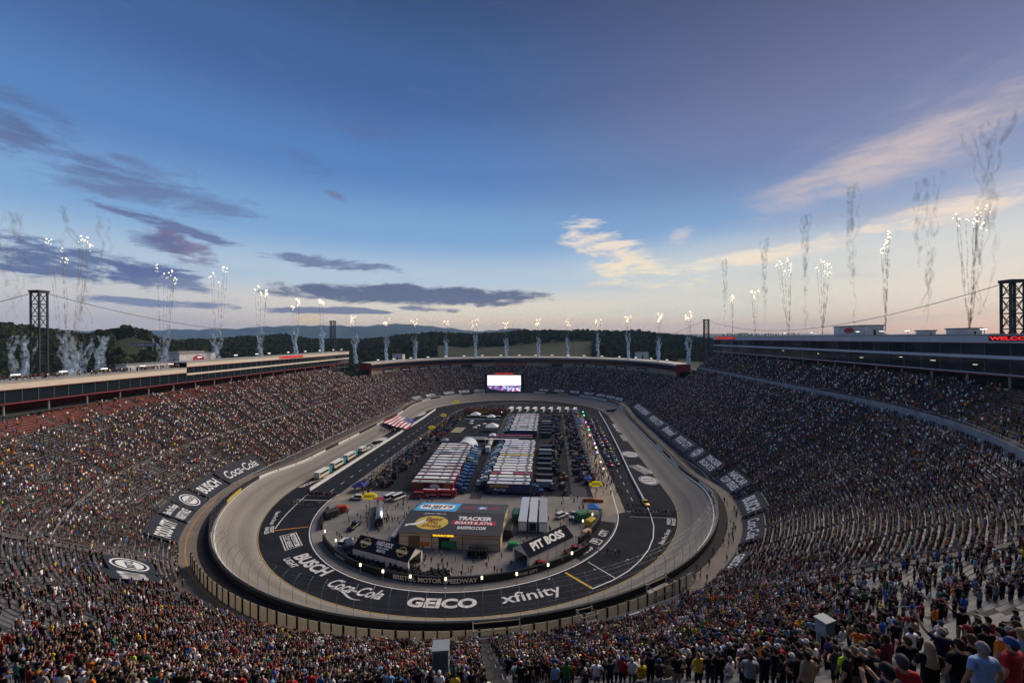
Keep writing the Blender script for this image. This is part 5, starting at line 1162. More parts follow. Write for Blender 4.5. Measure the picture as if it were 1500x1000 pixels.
for k in range(30):
    y = -66 + k * 4.9; hue = RNG.choice([(.02, .02, .025), (.03, .03, .035), (.03, .05, .09), (.1, .02, .03), (.02, .05, .12)])
    pit_box(46.5 + RNG.uniform(-.6, .6), y, rad(-90 + RNG.uniform(-6, 6)), hue, 'dark canopied pit box in the right pit row, %s counted from the camera' % ORD[k], 'pit boxes along the right pit road')
cart_me = MB().box((0, 0, .55), (1.5, .8, .8)).box((0, 0, 1.05), (1.3, .7, .2)).box((-.75, 0, 1.2), (.06, .7, .5)).mesh('tool_cart', OBJC); cw = MB().cyl((0, 0, 0), .14, .08, 8, axis='y').mesh('caster', RUBBER)
tyre_me = MB(); [tyre_me.cyl((0, 0, .16 + .31 * i), .36, .29, 12) for i in range(5)]; tyre_me = tyre_me.mesh('tyre', RUBBER)
k = 0
for (xa, xb, ya, yb, n, where) in ((-43, -36.5, -82, 72, 150, 'left'), (40, 45.5, -70, 75, 90, 'right'), (29, 36.5, -82, 72, 60, 'middle')):
    for j in range(n):
        o = link('tool_cart', cart_me, None, 'low tool cart standing among the crews in the %s crew area' % where, 'cart', 'tool carts in the crew areas', loc=(RNG.uniform(xa, xb), ya + (yb - ya) * (j + RNG.random()) / n, 0), rz=RNG.uniform(0, 3.1)); o.scale = (1.1 + RNG.random() * .9, 1.1 + RNG.random() * .9, 1.1 + RNG.random() * 1.2); o.color = (*RNG.choice([(.02, .02, .025), (.03, .03, .04), (.05, .05, .06), (.15, .15, .16), (.2, .16, .1), (.14, .02, .02), (.02, .04, .12)]), 1)
# tyre stacks behind the infield wall and by the garage
one_t = MB(); one_t.cyl((0, 0, 0), .36, .29, 12); one_t.cyl((0, 0, 0), .2, .295, 10, m=1); one_t = one_t.mesh('tyre', [RUBBER, BLACK])
def tyre_stack(x, y, n, label, g):
    t = thing('tyre_stack', label, 'tyre stack', loc=(x, y, 0), group=g)
    for i in range(n): link('tyre', one_t, t, loc=(.03 * math.sin(i * 2.3 + x), .03 * math.cos(i * 1.7 + y), .15 + .3 * i))
cnt = 0
for row in range(5):
    for j in range(34):
        a = rad(234 + j * 1.12 + row * .3); r = 49.2 - row * .85; cnt += 1
        if 249.5 < 234 + j * 1.12 < 251.5 or (row > 2 and j % 9 > 5): continue
        tyre_stack(2 + r * math.cos(a), -91 + r * math.sin(a), 3 + (j * 7 + row) % 2, 'short stack of black tyres in the rows behind the infield wall', 'tyre stacks behind the infield wall')
for j in range(6):
    for i in range(3): tyre_stack(6.5 + j * .95, -127.2 - i * .9, 7, 'tall black tyre stack against the right of the garage front', 'tall tyre stacks at the garage front')
for j, (u, v) in enumerate(((546, 818), (555, 821), (562, 824), (574, 829), (581, 832), (590, 838), (598, 838))): p = G(u, v); tyre_stack(p.x, p.y - 1, 5, 'tyre stack along the white side of the left marquee, %s from the left' % ordn[j], 'tyre stacks along the left marquee')
# small service trailers and generators
def generator(u, v, col, label, s=1.0, rz=0.0):
    p = G(u, v); t = thing('generator', label, 'generator', loc=(p.x, p.y, 0), rz=rz); t.scale = (s, s, s); m = M('gen_%02x%02x%02x' % tuple(int(c * 255) for c in col), col, .5, var=.1)
    mb = MB(); loft(mb, [(-1.7, sect(.75, .5, 1.7, .2)), (-1.4, sect(.9, .45, 2.0, .25)), (1.4, sect(.9, .45, 2.0, .25)), (1.7, sect(.75, .5, 1.7, .2))]); mb.build('housing', m, t); solid('chassis', t, BLACK, ((0, 0, .4), (4.2, .9, .12)))
    for y in (-.9, .9): wheel(t, -.3, y, .34, .2)
generator(658, 803, (.02, .22, .07), 'green generator trailer in front of the garage door', 1.2); generator(622, 800, (.5, .16, .04), 'orange generator trailer beside the left marquee', 1.0); generator(752, 803, (.03, .25, .1), 'small green cart between garage and marquee', .9)
generator(853, 762, (.03, .14, .07), 'green sweeper parked by the right pit exit', 1.5, .6); generator(500, 750, (.4, .06, .02), 'red orange jet dryer by the left pit entry', 1.2, .4); generator(757, 762, (.02, .1, .07), 'dark green tank by the garage wall', 1.6, 1.57)
generator(485, 758, (.03, .03, .03), 'dark jet dryer trailer by the left pit entry', 1.4, .9); generator(511, 805, (.05, .06, .08), 'dark trailer behind the infield wall on the left', 1.3, 2.2)
generator(745, 785, (.01, .012, .02), 'dark covered cart beside the garage wall', 1.4, 1.57); generator(865, 770, (.5, .35, .02), 'yellow barrier pile behind the right wall', 1.2, .9); generator(859, 785, (.5, .3, .2), 'orange light tower trailer behind the right wall', 1.0, .8)
for k, (u, v) in enumerate(((860, 734), (869, 734), (877, 735))): p = G(u, v); solid('crowd_barrier', None, M('orange_barrier', (.5, .1, .02), .6), ((0, 0, .5), (3.2, .5, 1.0)), ((0, 0, .15), (3.4, .7, .3)), label='orange barrier at the near end of the right pits, %s from the left' % ordn[k], cat='barrier', group='orange barriers at the right pits', loc=(p.x, p.y, 0))
# giant flag carried on the left track
fl = thing('giant_flag', 'huge striped American flag spread across the left side of the track', 'flag', loc=(0, 0, 0))
P00, P10, P11, P01 = G(559, 624, 1.8), G(597, 629, 1.2), G(609, 616, 1.2), G(581, 611.5, 2.4)
def fpt(a, b): p = P00.lerp(P10, a).lerp(P01.lerp(P11, a), b); return (p.x, p.y, 4.3 - 3.0 * a + .25 * math.sin(a * 9 + b * 7))
mb = MB()
for st in range(13):
    a0, a1 = st / 13, (st + 1) / 13; b1 = .62 if st >= 6 else 1.0
    for q in range(6): mb.poly([fpt(a0, b1 * q / 6), fpt(a1, b1 * q / 6), fpt(a1, b1 * (q + 1) / 6), fpt(a0, b1 * (q + 1) / 6)], 0 if st % 2 == 0 else 1)
for q in range(4):
    for st in range(6, 13): mb.poly([fpt(st / 13, .62 + .38 * q / 4), fpt((st + 1) / 13, .62 + .38 * q / 4), fpt((st + 1) / 13, .62 + .38 * (q + 1) / 4), fpt(st / 13, .62 + .38 * (q + 1) / 4)], 2)
mb.build('cloth', [M('flag_red', (.38, .02, .05), .7), WHITE, M('flag_blue', (.03, .04, .2), .7)], fl)
mb = MB()
for i in range(5):
    for j in range(6): fm = lambda x, y: tuple(Vector(fpt(.52 + .08 * i + x, .655 + .06 * j + y)) + Vector((0, 0, .05))); mb.poly([fm(.02 * math.cos(2.513 * q + 1.57), .014 * math.sin(2.513 * q + 1.57)) for q in (0, .5, 1, 1.5, 2, 2.5)])
mb.build('stars', WHITE, fl)
# ================================================================== PEOPLE
SHIRT, PANTS, SKIN, HAIR = attr_mat('shirt_cloth', 'shirt'), attr_mat('trouser_cloth', 'pants'), attr_mat('skin', 'skin', .6), attr_mat('hair_or_cap', 'hair', .7)
for _m in (SHIRT, PANTS):                       # cloth creases
    _t = _m.node_tree; _g = _t.nodes.new('ShaderNodeNewGeometry'); _n = _t.nodes.new('ShaderNodeTexNoise'); _n.inputs['Scale'].default_value = 7; _n.inputs['Detail'].default_value = 3; _n.inputs['Distortion'].default_value = 1.5; _p = _t.nodes.new('ShaderNodeBump'); _p.inputs['Strength'].default_value = .7; _p.inputs['Distance'].default_value = .05
    _t.links.new(_g.outputs['Position'], _n.inputs['Vector']); _t.links.new(_n.outputs[0], _p.inputs['Height']); _t.links.new(_p.outputs[0], _t.nodes['Principled BSDF'].inputs['Normal'])
SHOE = M('shoe', (.06, .06, .065), .7, var=0)
LIB = bpy.data.collections.new('crowd_parts')          # never linked to the scene: only meshes for the crowd points
def skin_mesh(name, joints, bones, sub):
    bm = bmesh.new(); lay = bm.verts.layers.skin.verify(); vs = {}
    for k, (co, r) in joints.items():
        v = bm.verts.new(co); v[lay].radius = r if isinstance(r, tuple) else (r, r); v[lay].use_root = (k == 'pelvis'); vs[k] = v
    for a, b in bones: bm.edges.new((vs[a], vs[b]))
    me = bpy.data.meshes.new(name); bm.to_mesh(me); bm.free(); o = bpy.data.objects.new(name, me); COL.objects.link(o)
    m = o.modifiers.new('skin', 'SKIN'); m.use_smooth_shade = True
    if sub: q = o.modifiers.new('sub', 'SUBSURF'); q.levels = sub; q.render_levels = sub
    dg = bpy.context.evaluated_depsgraph_get(); out = bpy.data.meshes.new_from_object(o.evaluated_get(dg)); bpy.data.objects.remove(o); return out
def person_mesh(name, pose, sub, shorts=False, hair_zone=True, fingers=False, wide=1.0):
    sit = pose == 'sit'; dz = -.38 if sit else 0
    J = {'pelvis': ((0, 0, .98 + dz), (.165 * wide, .125 * wide)), 'waist': ((0, .01, 1.12 + dz), (.155 * wide, .115 * wide)), 'chest': ((0, 0, 1.33 + dz), (.185 * wide, .125)), 'neck': ((0, -.01, 1.50 + dz), .062), 'head': ((0, .015, 1.61 + dz), (.082, .098)), 'crown': ((0, .0, 1.715 + dz), (.066, .078))}
    Bn = [('pelvis', 'waist'), ('waist', 'chest'), ('chest', 'neck'), ('neck', 'head'), ('head', 'crown')]
    for s, c in ((-1, 'l'), (1, 'r')):
        J['sh' + c] = ((s * .19 * wide, -.01, 1.43 + dz), .068)
        el, wr, hd = (s * .26 * wide, -.03, 1.15 + dz), (s * .27 * wide, .06, .92 + dz), (s * .265 * wide, .09, .82 + dz)
        if pose == 'phone': el, wr, hd = (s * .24, .06, 1.14), (s * .12, .28, 1.28), (s * .08, .34, 1.36)
        if pose == 'raise' and s == -1: el, wr, hd = (-.36, .14, 1.56), (-.42, .34, 1.78), (-.43, .41, 1.88)
        if pose == 'raise2': el, wr, hd = (s * .3, .12, 1.56), (s * .2, .24, 1.82), (s * .17, .27, 1.92)
        if pose == 'hips': el, wr, hd = (s * .40, -.08, 1.18), (s * .22, .04, 1.02), (s * .17, .08, 1.0)
        if pose == 'cross': el, wr, hd = (s * .27, .06, 1.15), (s * .06, .24, 1.2), (-s * .06, .23, 1.22)
        if sit: el, wr, hd = (s * .27, .02, 1.15 + dz), (s * .2, .24, 1.02 + dz), (s * .17, .33, .98 + dz)
        J['el' + c] = (el, .05); J['wr' + c] = (wr, .034); J['hd' + c] = (hd, (.03, .042))
        Bn += [('chest', 'sh' + c), ('sh' + c, 'el' + c), ('el' + c, 'wr' + c), ('wr' + c, 'hd' + c)]
        if fingers:
            a = Vector(hd); dv = (Vector(hd) - Vector(wr)).normalized(); sd = dv.cross(Vector((0, 0, 1)));
            if sd.length < .1: sd = Vector((1, 0, 0))
            sd.normalize(); up = sd.cross(dv)
            for i in range(4):
                b1 = a + dv * (.035 + .004 * (i in (1, 2))) + sd * (.02 * (i - 1.5)); b2 = b1 + dv * (.03 + .006 * (i in (1, 2))) + up * -.012
                J['f%d%s' % (i, c)] = (tuple(b1), .0095); J['g%d%s' % (i, c)] = (tuple(b2), .008); Bn += [('hd' + c, 'f%d%s' % (i, c)), ('f%d%s' % (i, c), 'g%d%s' % (i, c))]
            b1 = a - dv * .02 + sd * (.05 * (-s)) ; J['t' + c] = (tuple(b1 + dv * .03), .01); Bn += [('hd' + c, 't' + c)]
        hip, kn, an, to = (s * .095, 0, .88), (s * .105, .03, .50), (s * .11, -.02, .09), (s * .125, .13, .045)
        if sit: hip, kn, an, to = (s * .1, .05, .56), (s * .13, .44, .54), (s * .13, .40, .10), (s * .14, .54, .045)
        J['hip' + c] = (hip, .092 * wide); J['kn' + c] = (kn, .066); J['an' + c] = (an, .046); J['to' + c] = (to, (.042, .036))
        Bn += [('pelvis', 'hip' + c), ('hip' + c, 'kn' + c), ('kn' + c, 'an' + c), ('an' + c, 'to' + c)]
    me = skin_mesh(name, J, Bn, sub)
    for m in (SHIRT, PANTS, SKIN, HAIR, SHOE): me.materials.append(m)
    rj = lambda k: (sum(J[k][1]) / 2 if isinstance(J[k][1], tuple) else J[k][1]); segs = [(Vector(J[a][0]), Vector(J[b][0]), a, b, rj(a), rj(b)) for a, b in Bn]; top = 1.61 + dz
    for p in me.polygons:
        c = p.center; best = 9; z = 0
        for A, Bq, a, b, r0, r1 in segs:
            d = Bq - A; t = min(max((c - A).dot(d) / d.length_squared, 0), 1); q = (c - A - d * t).length - (r0 + (r1 - r0) * t)
            if q < best: best = q; bb = (a, b, t)
        a, b, t = bb
        if b in ('head', 'crown') or (b == 'neck' and t > .8): z = 3 if hair_zone and (c.z > top + .055 or (c.y < -.01 and c.z > top - .06)) else 2
        elif a.startswith(('el', 'wr', 'hd', 'f', 'g')) or (a.startswith('sh') and t > .62): z = 2
        elif a.startswith('hip') or (a == 'pelvis' and b.startswith('hip')) or (a == 'pelvis' and t < .15): z = 1
        elif a.startswith('kn'): z = 2 if shorts else 1
        elif a.startswith('an'): z = 4
        if z in (0, 1) and not a.startswith(('sh', 'kn', 'an')) and not (a.startswith('hip') and t > .35) and not b.startswith('sh'): z = 0 if c.z > .925 + dz else 1
        p.material_index = z
    me.polygons.foreach_set('use_smooth', [True] * len(me.polygons)); return me
POSES = [('down', 0, False), ('down', 1, False), ('phone', 0, False), ('hips', 1, False), ('cross', 0, False), ('sit', 0, False), ('raise', 1, False), ('down', 0, True)]
VAR = []
for i, (ps, sh, wd) in enumerate(POSES):
    me = person_mesh('crowd_%02d' % i, ps, 1, bool(sh), True, False, 1.22 if wd else 1.0); o = bpy.data.objects.new('crowd_%02d' % i, me); LIB.objects.link(o); VAR.append(o)
SHIRTS = [((.006, .006, .007), 33), ((.016, .016, .018), 13), ((.008, .011, .035), 14), ((.05, .05, .055), 8), ((.26, .26, .28), 5), ((.82, .82, .82), 13), ((.32, .015, .02), 5.5), ((.68, .19, .02), 2.4), ((.03, .12, .42), 3.8), ((.17, .34, .56), 2.4), ((.03, .25, .22), 2.2), ((.02, .16, .04), 1.4), ((.75, .52, .04), 1.4), ((.62, .25, .32), 1.6), ((.10, .035, .2), 1.6), ((.34, .25, .15), 2), ((.14, .018, .025), 4), ((.6, .85, .05), .3)]
SNAME = ['black', 'charcoal', 'navy', 'dark grey', 'grey', 'white', 'red', 'orange', 'blue', 'light blue', 'teal', 'green', 'yellow', 'pink', 'purple', 'tan', 'maroon', 'neon yellow']
PANTC = [((.010, .013, .026), 36, 'dark jeans'), ((.03, .045, .085), 22, 'blue jeans'), ((.008, .008, .009), 24, 'black trousers'), ((.16, .13, .09), 10, 'khaki trousers'), ((.16, .16, .17), 10, 'grey trousers')]
SKINC = [((.42, .235, .16), 50), ((.33, .175, .115), 30), ((.15, .075, .045), 10), ((.07, .035, .02), 7)]
HAIRC = [((.02, .013, .01), 26, 'dark hair'), ((.06, .035, .02), 22, 'brown hair'), ((.25, .17, .08), 9, 'fair hair'), ((.22, .21, .2), 8, 'grey hair'), ((.012, .012, .014), 12, 'black cap'), ((.5, .5, .5), 9, 'white cap'), ((.22, .015, .02), 5, 'red cap'), ((.03, .05, .16), 6, 'blue cap'), ((.4, .12, .02), 3, 'orange cap')]
def cum(tab): w = np.array([t[1] for t in tab], float); return np.cumsum(w / w.sum())
CS, CP, CK, CH = cum(SHIRTS), cum(PANTC), cum(SKINC), cum(HAIRC)
def vnoise(a, b):
    def h(i, j): x = math.sin(i * 127.1 + j * 311.7) * 43758.5453; return x - math.floor(x)
    i, j = math.floor(a), math.floor(b); fa, fb = a - i, b - j; fa = fa * fa * (3 - 2 * fa); fb = fb * fb * (3 - 2 * fb)
    return (h(i, j) * (1 - fa) + h(i + 1, j) * fa) * (1 - fb) + (h(i, j + 1) * (1 - fa) + h(i + 1, j + 1) * fa) * fb
def smooth(a, b, x): t = min(max((x - a) / (b - a), 0), 1); return t * t * (3 - 2 * t)
PTS = []                                   # x, y, z, facing, pose class
def density(nm, u, v, Z, s, d):
    n = vnoise(s / 9.0, d / 6.0)
    if nm == 'near_grandstand':
        k = .70 - (.22 if Z < 23 else 0) - .44 * smooth(1130, 1290, u) * smooth(985, 900, v) * smooth(760, 800, v) - .36 * smooth(420, 60, u) * smooth(1010, 860, v) - .12 * smooth(200, 0, u)
    elif nm == 'left_grandstand': k = (.40 + .52 * smooth(95, 240, Z)) * (1 - .75 * smooth(48, 50.5, d) * smooth(280, 160, Z))
    elif nm == 'right_grandstand': k = .58 + .38 * smooth(90, 200, Z)
    elif nm == 'upper_grandstand': k = .62 * smooth(60, 130, Z) + .12 - .4 * smooth(61, 67, d) * smooth(170, 90, Z)
    else: k = .93
    n2 = vnoise(s / 27.0 + 50, d / 11.0 + 9); return k * (.55 + .55 * n + .5 * n2)
ZN = [((a - (PER if a > b else 0)), b, c, d, e) for a, b, c, d, e in ZONES] + [(a, PER + b, c, d, e) for a, b, c, d, e in ZONES if a > b]
def add_pt(x, y, z, face, sit=False): PTS.append((x, y, z, face, sit))
for S in STANDS:
    ais = S['ais']; rows = S['rows']; P = S['P']; nm = S['name']
    for i, d in enumerate(rows):
        z = P(d)
        for a0, a1 in zip(ais, ais[1:]):
            if d > min(S['D'](a0), S['D'](a1)): continue
            if nm == 'far_grandstand' and d < 12.2: continue
            k = (R2 + d) / R2 if curv((a0 + a1) / 2) else 1
            L = (a1 - a0) * k - 1.5; n = int(L / .56)
            for q in range(n):
                s = a0 + (.75 + (q + .5 + RNG.uniform(-.18, .18)) * .56) / k
                sp = s % PER
                if d < 23 and any(za <= sp <= zb and z0 <= d <= z1 for za, zb, z0, z1, nr in ZN): continue        # tarps cover these seats
                x, y, nx, ny = base(s); dd = d + .3 + RNG.uniform(-.08, .12); X, Y = x + nx * dd, y + ny * dd
                p = project((X, Y, z + 1))
                if p is None or not (-40 < p[0] < 1540 and p[1] < 1035 + 250 / max(p[2], 1)): continue
                Z = p[2]
                if nm == 'near_grandstand' and Z < 21 - 9 * smooth(900, 1180, p[0]): continue
                if RNG.random() > density(nm, p[0], p[1], Z, s, d): continue
                add_pt(X, Y, z, math.atan2(-ny, -nx) - math.pi / 2 + RNG.gauss(0, .3), RNG.random() < .2)
for k in range(420): s = J_NR - PER + RNG.random() * (2 * HL - 2 - J_NR + PER); add_pt(*pt(s, RNG.uniform(53.3, 54.4), P_side(52.6)), math.atan2(-base(s)[3], -base(s)[2]) - math.pi / 2 + RNG.gauss(0, .6))
for k in range(110): a_ = RNG.uniform(0, 6.28); add_pt(-24 + 18 * RNG.random() * math.cos(a_), -108 + 24 * math.sin(a_) * RNG.random(), .02, RNG.uniform(0, 6.28))
for k in range(60): add_pt(RNG.uniform(20, 44), RNG.uniform(-125, -86), .02, RNG.uniform(0, 6.28))
for k in range(40): add_pt(RNG.uniform(-14, 20), RNG.uniform(-138, -127), .02, RNG.uniform(0, 6.28))
# on the roofs, in the pits, on the track and the far platform
for k in range(170): add_pt(RNG.uniform(XL - 5, XL - 1), RNG.uniform(-135, -64), 47.2, -math.pi / 2 + RNG.gauss(0, .5))
for k in range(60): add_pt(RNG.uniform(XR + 1, XR + 5), RNG.uniform(-20, 70), 60.4, math.pi / 2)
for k in range(150): add_pt(-21 + RNG.uniform(-16.5, 16.5), 78 + RNG.uniform(-5.5, 5.5), 4.2, math.pi + RNG.gauss(0, .5))
for k in range(430): add_pt(RNG.uniform(-50, -36.5), RNG.uniform(-88, 80), .02, RNG.uniform(0, 6.28))
for k in range(620): add_pt(RNG.uniform(44, 56.5), RNG.uniform(-82, 80), .02, RNG.uniform(0, 6.28))
for k in range(260): add_pt(RNG.uniform(55.5, 63), RNG.uniform(-48, 66), .02, RNG.uniform(0, 6.28))
for k in range(120): add_pt(RNG.uniform(-80, -67), RNG.uniform(10, 30), .6, RNG.uniform(0, 6.28))
for k in range(90): add_pt(RNG.uniform(-32, 36), RNG.uniform(-80, 60), .02, RNG.uniform(0, 6.28))
for k in range(26): add_pt(-52.5 - .48 * k, -91 + .05 * RNG.random(), .02, math.pi)
for k in range(14): add_pt(-54 - .9 * k, -99.5 + .2 * RNG.random(), .02, math.pi)
for k in range(30): add_pt(56.5 + .5 * k, -97.6 + .1 * RNG.random(), .02, math.pi)
for k in range(6): add_pt(56 + .9 * k, -92.5, .02, math.pi)
for k, (u, v) in enumerate(((890, 811), (895, 811), (901, 812), (907, 813))): p = G(u, v); add_pt(p.x, p.y, .02, 0)
for k, (u, v) in enumerate(((697, 850), (700, 850), (672, 849), (660, 848), (823, 826), (829, 822), (815, 751), (825, 750), (841, 734), (846, 732))): p = G(u, v); add_pt(p.x, p.y, .02, RNG.uniform(0, 6))
for k in range(60): s = s_of_phi(RNG.uniform(228, 262)); add_pt(*pt(s, RNG.uniform(7, 11), walkz(s) + .02), RNG.uniform(0, 6))
for k in range(45): s = s_of_phi(RNG.uniform(296, 350)); add_pt(*pt(s, RNG.uniform(2.5, 6), walkz(s) + .02), RNG.uniform(0, 6))
# heroes in the lower right: head spot in the photograph, found on the rows of the near stand
def on_rows(u, v, h):
    dr = ray(u, v); t = 2.0
    while t < 60:
        p = CAM + dr * t
        if p.z - h < P_near(max(dwall(p.x, p.y), 12)): return p, t
        t += .03
    return None, None
HERO = [(1440, 953, 'light blue', 'grey hair', 'down', 1.12), (1482, 946, 'red', 'blue cap', 'down', 1.2), (1362, 952, 'black', 'long fair hair', 'cross', 1.0), (1322, 972, 'red', 'dark cap', 'down', 1.1), (1380, 930, 'navy', 'tan cap', 'raise', 1.15), (1406, 948, 'black', 'dark hair', 'down', 1.15), (1424, 941, 'black', 'brown hair', 'down', 1.0), (1444, 925, 'charcoal', 'black cap', 'down', 1.0), (1466, 930, 'orange', 'dark hair', 'down', 1.0), (1489, 920, 'maroon', 'brown hair', 'down', 1.0), (1497, 932, 'light blue', 'fair hair', 'down', 1.0), (1330, 943, 'black', 'brown hair', 'phone', 1.0), (1329, 913, 'grey', 'red cap', 'down', 1.0), (1418, 926, 'maroon', 'red cap', 'down', 1.0), (1300, 985, 'navy', 'black cap', 'phone', 1.0)]
CN_ = {n: c[0] for n, c in zip(SNAME, SHIRTS)}; CN_['light blue'] = (.22, .36, .56)
HC_ = {c[2]: c[0] for c in HAIRC}; HC_.update({'long fair hair': (.3, .22, .12), 'dark cap': (.05, .045, .05), 'tan cap': (.33, .24, .17)})
HI = {}
def hi_mesh(pose, shorts, sub=2, wide=1.0, fingers=False):
    k = (pose, shorts, sub, wide, fingers)
    if k not in HI: HI[k] = person_mesh('person', pose, sub, shorts, False, fingers, wide)
    return HI[k]
def dome(rx, ry, rz, zlo, n=14, k=7, brim=False, long=False):
    mb = MB(); i0 = 0
    for a in range(k + 1):
        for j in range(n):
            w = 2 * math.pi * j / n; ph = math.pi * (.53 if brim else .52 + .30 * max(0.0, -math.sin(w)) ** .5) * a / k; y = ry * math.sin(ph) * math.sin(w); z = rz * math.cos(ph)
            if y > .02 and z < .02 and not brim: z = max(z, .02)
            q_ = 1 + (0 if brim else .05 * math.sin(j * 2.7 + a * 1.9) + .03 * math.sin(j * 5.1 + a)); mb.v.append((rx * math.sin(ph) * math.cos(w) * q_, y * q_, z * (1 + (q_ - 1) * .6)))
    for a in range(k):
        for j in range(n): mb.f.append((a * n + j, (a + 1) * n + j, (a + 1) * n + (j + 1) % n, a * n + (j + 1) % n)); mb.m.append(0)
    if brim:
        i = len(mb.v); m = 9
        for q in range(m): w = math.pi * (.12 + .76 * q / (m - 1)); mb.v += [(rx * .98 * math.cos(w), ry * .98 * math.sin(w), .0), (rx * .95 * math.cos(w), ry * .9 * math.sin(w) + .085 * math.sin(w) ** .6, -.012)]
        for q in range(m - 1): mb.f.append((i + 2 * q, i + 2 * q + 1, i + 2 * q + 3, i + 2 * q + 2)); mb.m.append(0)
    if long:
        i = len(mb.v)
        for a in range(6):
            for j in range(9): w = math.pi * (1.0 + j / 8.0); f = 1 + .12 * math.sin(j * 2.4 + a); mb.v.append((rx * (1 + .1 * a) * math.cos(w) * f, ry * math.sin(w) * f - .01 * a, -.01 - .075 * a))
        for a in range(5):
            for j in range(8): q = i + a * 9 + j; mb.f.append((q, q + 1, q + 10, q + 9)); mb.m.append(0)
    return mb
hair_me = dome(.094, .110, .128, 0).mesh('hair', HAIR, True); cap_me = dome(.099, .116, .128, 0, brim=True).mesh('cap', HAIR, True); long_me = dome(.096, .112, .128, 0, long=True).mesh('hair', HAIR, True)
HERO_LAST = []; ear_me = MB().sphere((0, 0, 0), .022, n=8, k=5, sz=1.5).mesh('ear', SKIN, True)
def pick(c): return int(np.searchsorted(c, RNG.random()))
def individual(x, y, z, face, sc, pose, shorts, shirt, pants, skin, hair, hairname, label, sub=2, wide=1.0, fingers=False, group='people in the near grandstand rows'):
    o = link('person', hi_mesh(pose, shorts, sub, wide, fingers), None, label, 'person', group, loc=(x, y, z), rz=face); o.scale = (sc, sc, sc)
    o['shirt'] = list(shirt); o['pants'] = list(pants); o['skin'] = list(skin); dz = -.38 if pose == 'sit' else 0
    iscap = 'cap' in hairname
    if iscap: h0 = link('hair', hair_me, o, loc=(0, .002, 1.63 + dz)); h0['hair'] = [.05, .03, .02]
    h = link('cap' if iscap else 'hair', long_me if 'long' in hairname else cap_me if iscap else hair_me, o, loc=(0, .004, 1.642 + dz)); h['hair'] = list(hair); HERO_LAST.append(o); return o
used = set()
PWORD = {'down': 'standing', 'phone': 'photographing', 'hips': 'akimbo', 'cross': 'arms-folded', 'sit': 'seated', 'raise': 'arm-raised'}
HWHERE = ['second from the right among the nearest heads', 'at the right edge among the nearest heads', 'with hair down her back, nearest row', 'lowest head left of the nearest group', 'pointing left over the heads', 'broad back in the nearest group', 'behind the broad black back', 'in front of the orange top', 'between dark tops on the right', 'at the right edge, third head up', 'at the right edge behind the red top', 'left of the fair haired woman', 'left of the raised arm', 'right of the raised arm', 'left end of the nearest group']
hp = []
for k, (u, v, shn, hn, pose, wide) in enumerate(HERO):
    p, t = on_rows(u, v - 8, 1.70)
    if p is None: continue
    d = dwall(p.x, p.y); z = P_near(d); nx, ny = (p.x) / math.hypot(p.x, p.y + HL), (p.y + HL) / math.hypot(p.x, p.y + HL); face = math.atan2(-ny, -nx) - math.pi / 2 + RNG.gauss(0, .2); hp.append((p.x, p.y))
    pants = PANTC[k % 5]; lab = 'person in %s top with %s, %s' % (shn, hn, HWHERE[k]); sc = 1.0
    individual(p.x, p.y, z, face, sc, pose, False, CN_[shn], pants[0], SKINC[0][0] if k % 3 else SKINC[1][0], HC_.get(hn, (.03, .02, .02)), hn, lab, 2, wide, pose in ('raise', 'phone', 'cross'))
    _o = bpy.context.scene.objects[-1] if False else HERO_LAST[-1]
    for sx_ in (-1, 1): e_ = link('ear', ear_me, _o, loc=(sx_ * .089, .0, 1.615)); e_['skin'] = list(_o['skin'])
# sort by size in the picture: the nearest become individuals
def pxsize(q): p = project((q[0], q[1], q[2] + 1)); return p
cand = []
for i, q in enumerate(PTS):
    p = pxsize(q)
    if p and p[2] < 60 and -5 < p[0] < 1505 and p[1] < 1010 and q[2] > 8: cand.append((p[2], i, p))
cand.sort(); take = []
for Z, i, p in cand:
    q = PTS[i]
    if any((q[0] - a) ** 2 + (q[1] - b) ** 2 < .3 for a, b in hp): take.append((i, None)); continue
    if sum(1 for t in take if t[1]) < 285: take.append((i, p))
rowsd = STANDS[0]['rows']; perrow = {}
for i, p in take:
    if p is None: continue
    q = PTS[i]; d = dwall(q[0], q[1]); r = int((d - rowsd[0]) / STEP); perrow.setdefault(r, []).append((p[0], i))
rank = {}
for r, L in perrow.items():
    L.sort()
    for k, (u, i) in enumerate(L): rank[i] = (r, k, len(L))
drop = set(i for i, p in take)
for i, p in take:
    if p is None: continue
    x, y, z, face, sit = PTS[i]; a, b, c, e = pick(CS), pick(CP), pick(CK), pick(CH)
    pose = 'sit' if sit else RNG.choice(['down', 'down', 'down', 'phone', 'hips', 'cross', 'down', 'down', 'down', 'cross', 'hips', 'raise' if RNG.random() < .3 else 'down'])
    r, k, n = rank[i]; side_ = 'left' if p[0] < 500 else 'middle' if p[0] < 1000 else 'right'
    for tail in ('', ', %s' % side_, ', %s row up' % ORD[r], ', %s row, %s there' % (ORD[r], ORD[k])):
        lab = '%s person in %s top and %s with %s%s' % (PWORD[pose], SNAME[a], PANTC[b][2], HAIRC[e][2], tail)
        if lab not in used and tail: break
    used.add(lab)
    individual(x, y, z, face, RNG.uniform(.93, 1.06), pose, RNG.random() < .35, SHIRTS[a][0], PANTC[b][0], SKINC[c][0], HAIRC[e][0], HAIRC[e][2], lab, 1 if p[2] > 30 else 2, RNG.choice([1.0, 1.0, 1.1, 1.2]))
rest = [q for i, q in enumerate(PTS) if i not in drop]
n = len(rest)
arr = np.array([(q[0], q[1], q[2]) for q in rest], np.float32); face = np.array([q[3] for q in rest], np.float32); sit = np.array([q[4] for q in rest])
me = bpy.data.meshes.new('crowd'); me.vertices.add(n); me.vertices.foreach_set('co', arr.ravel())
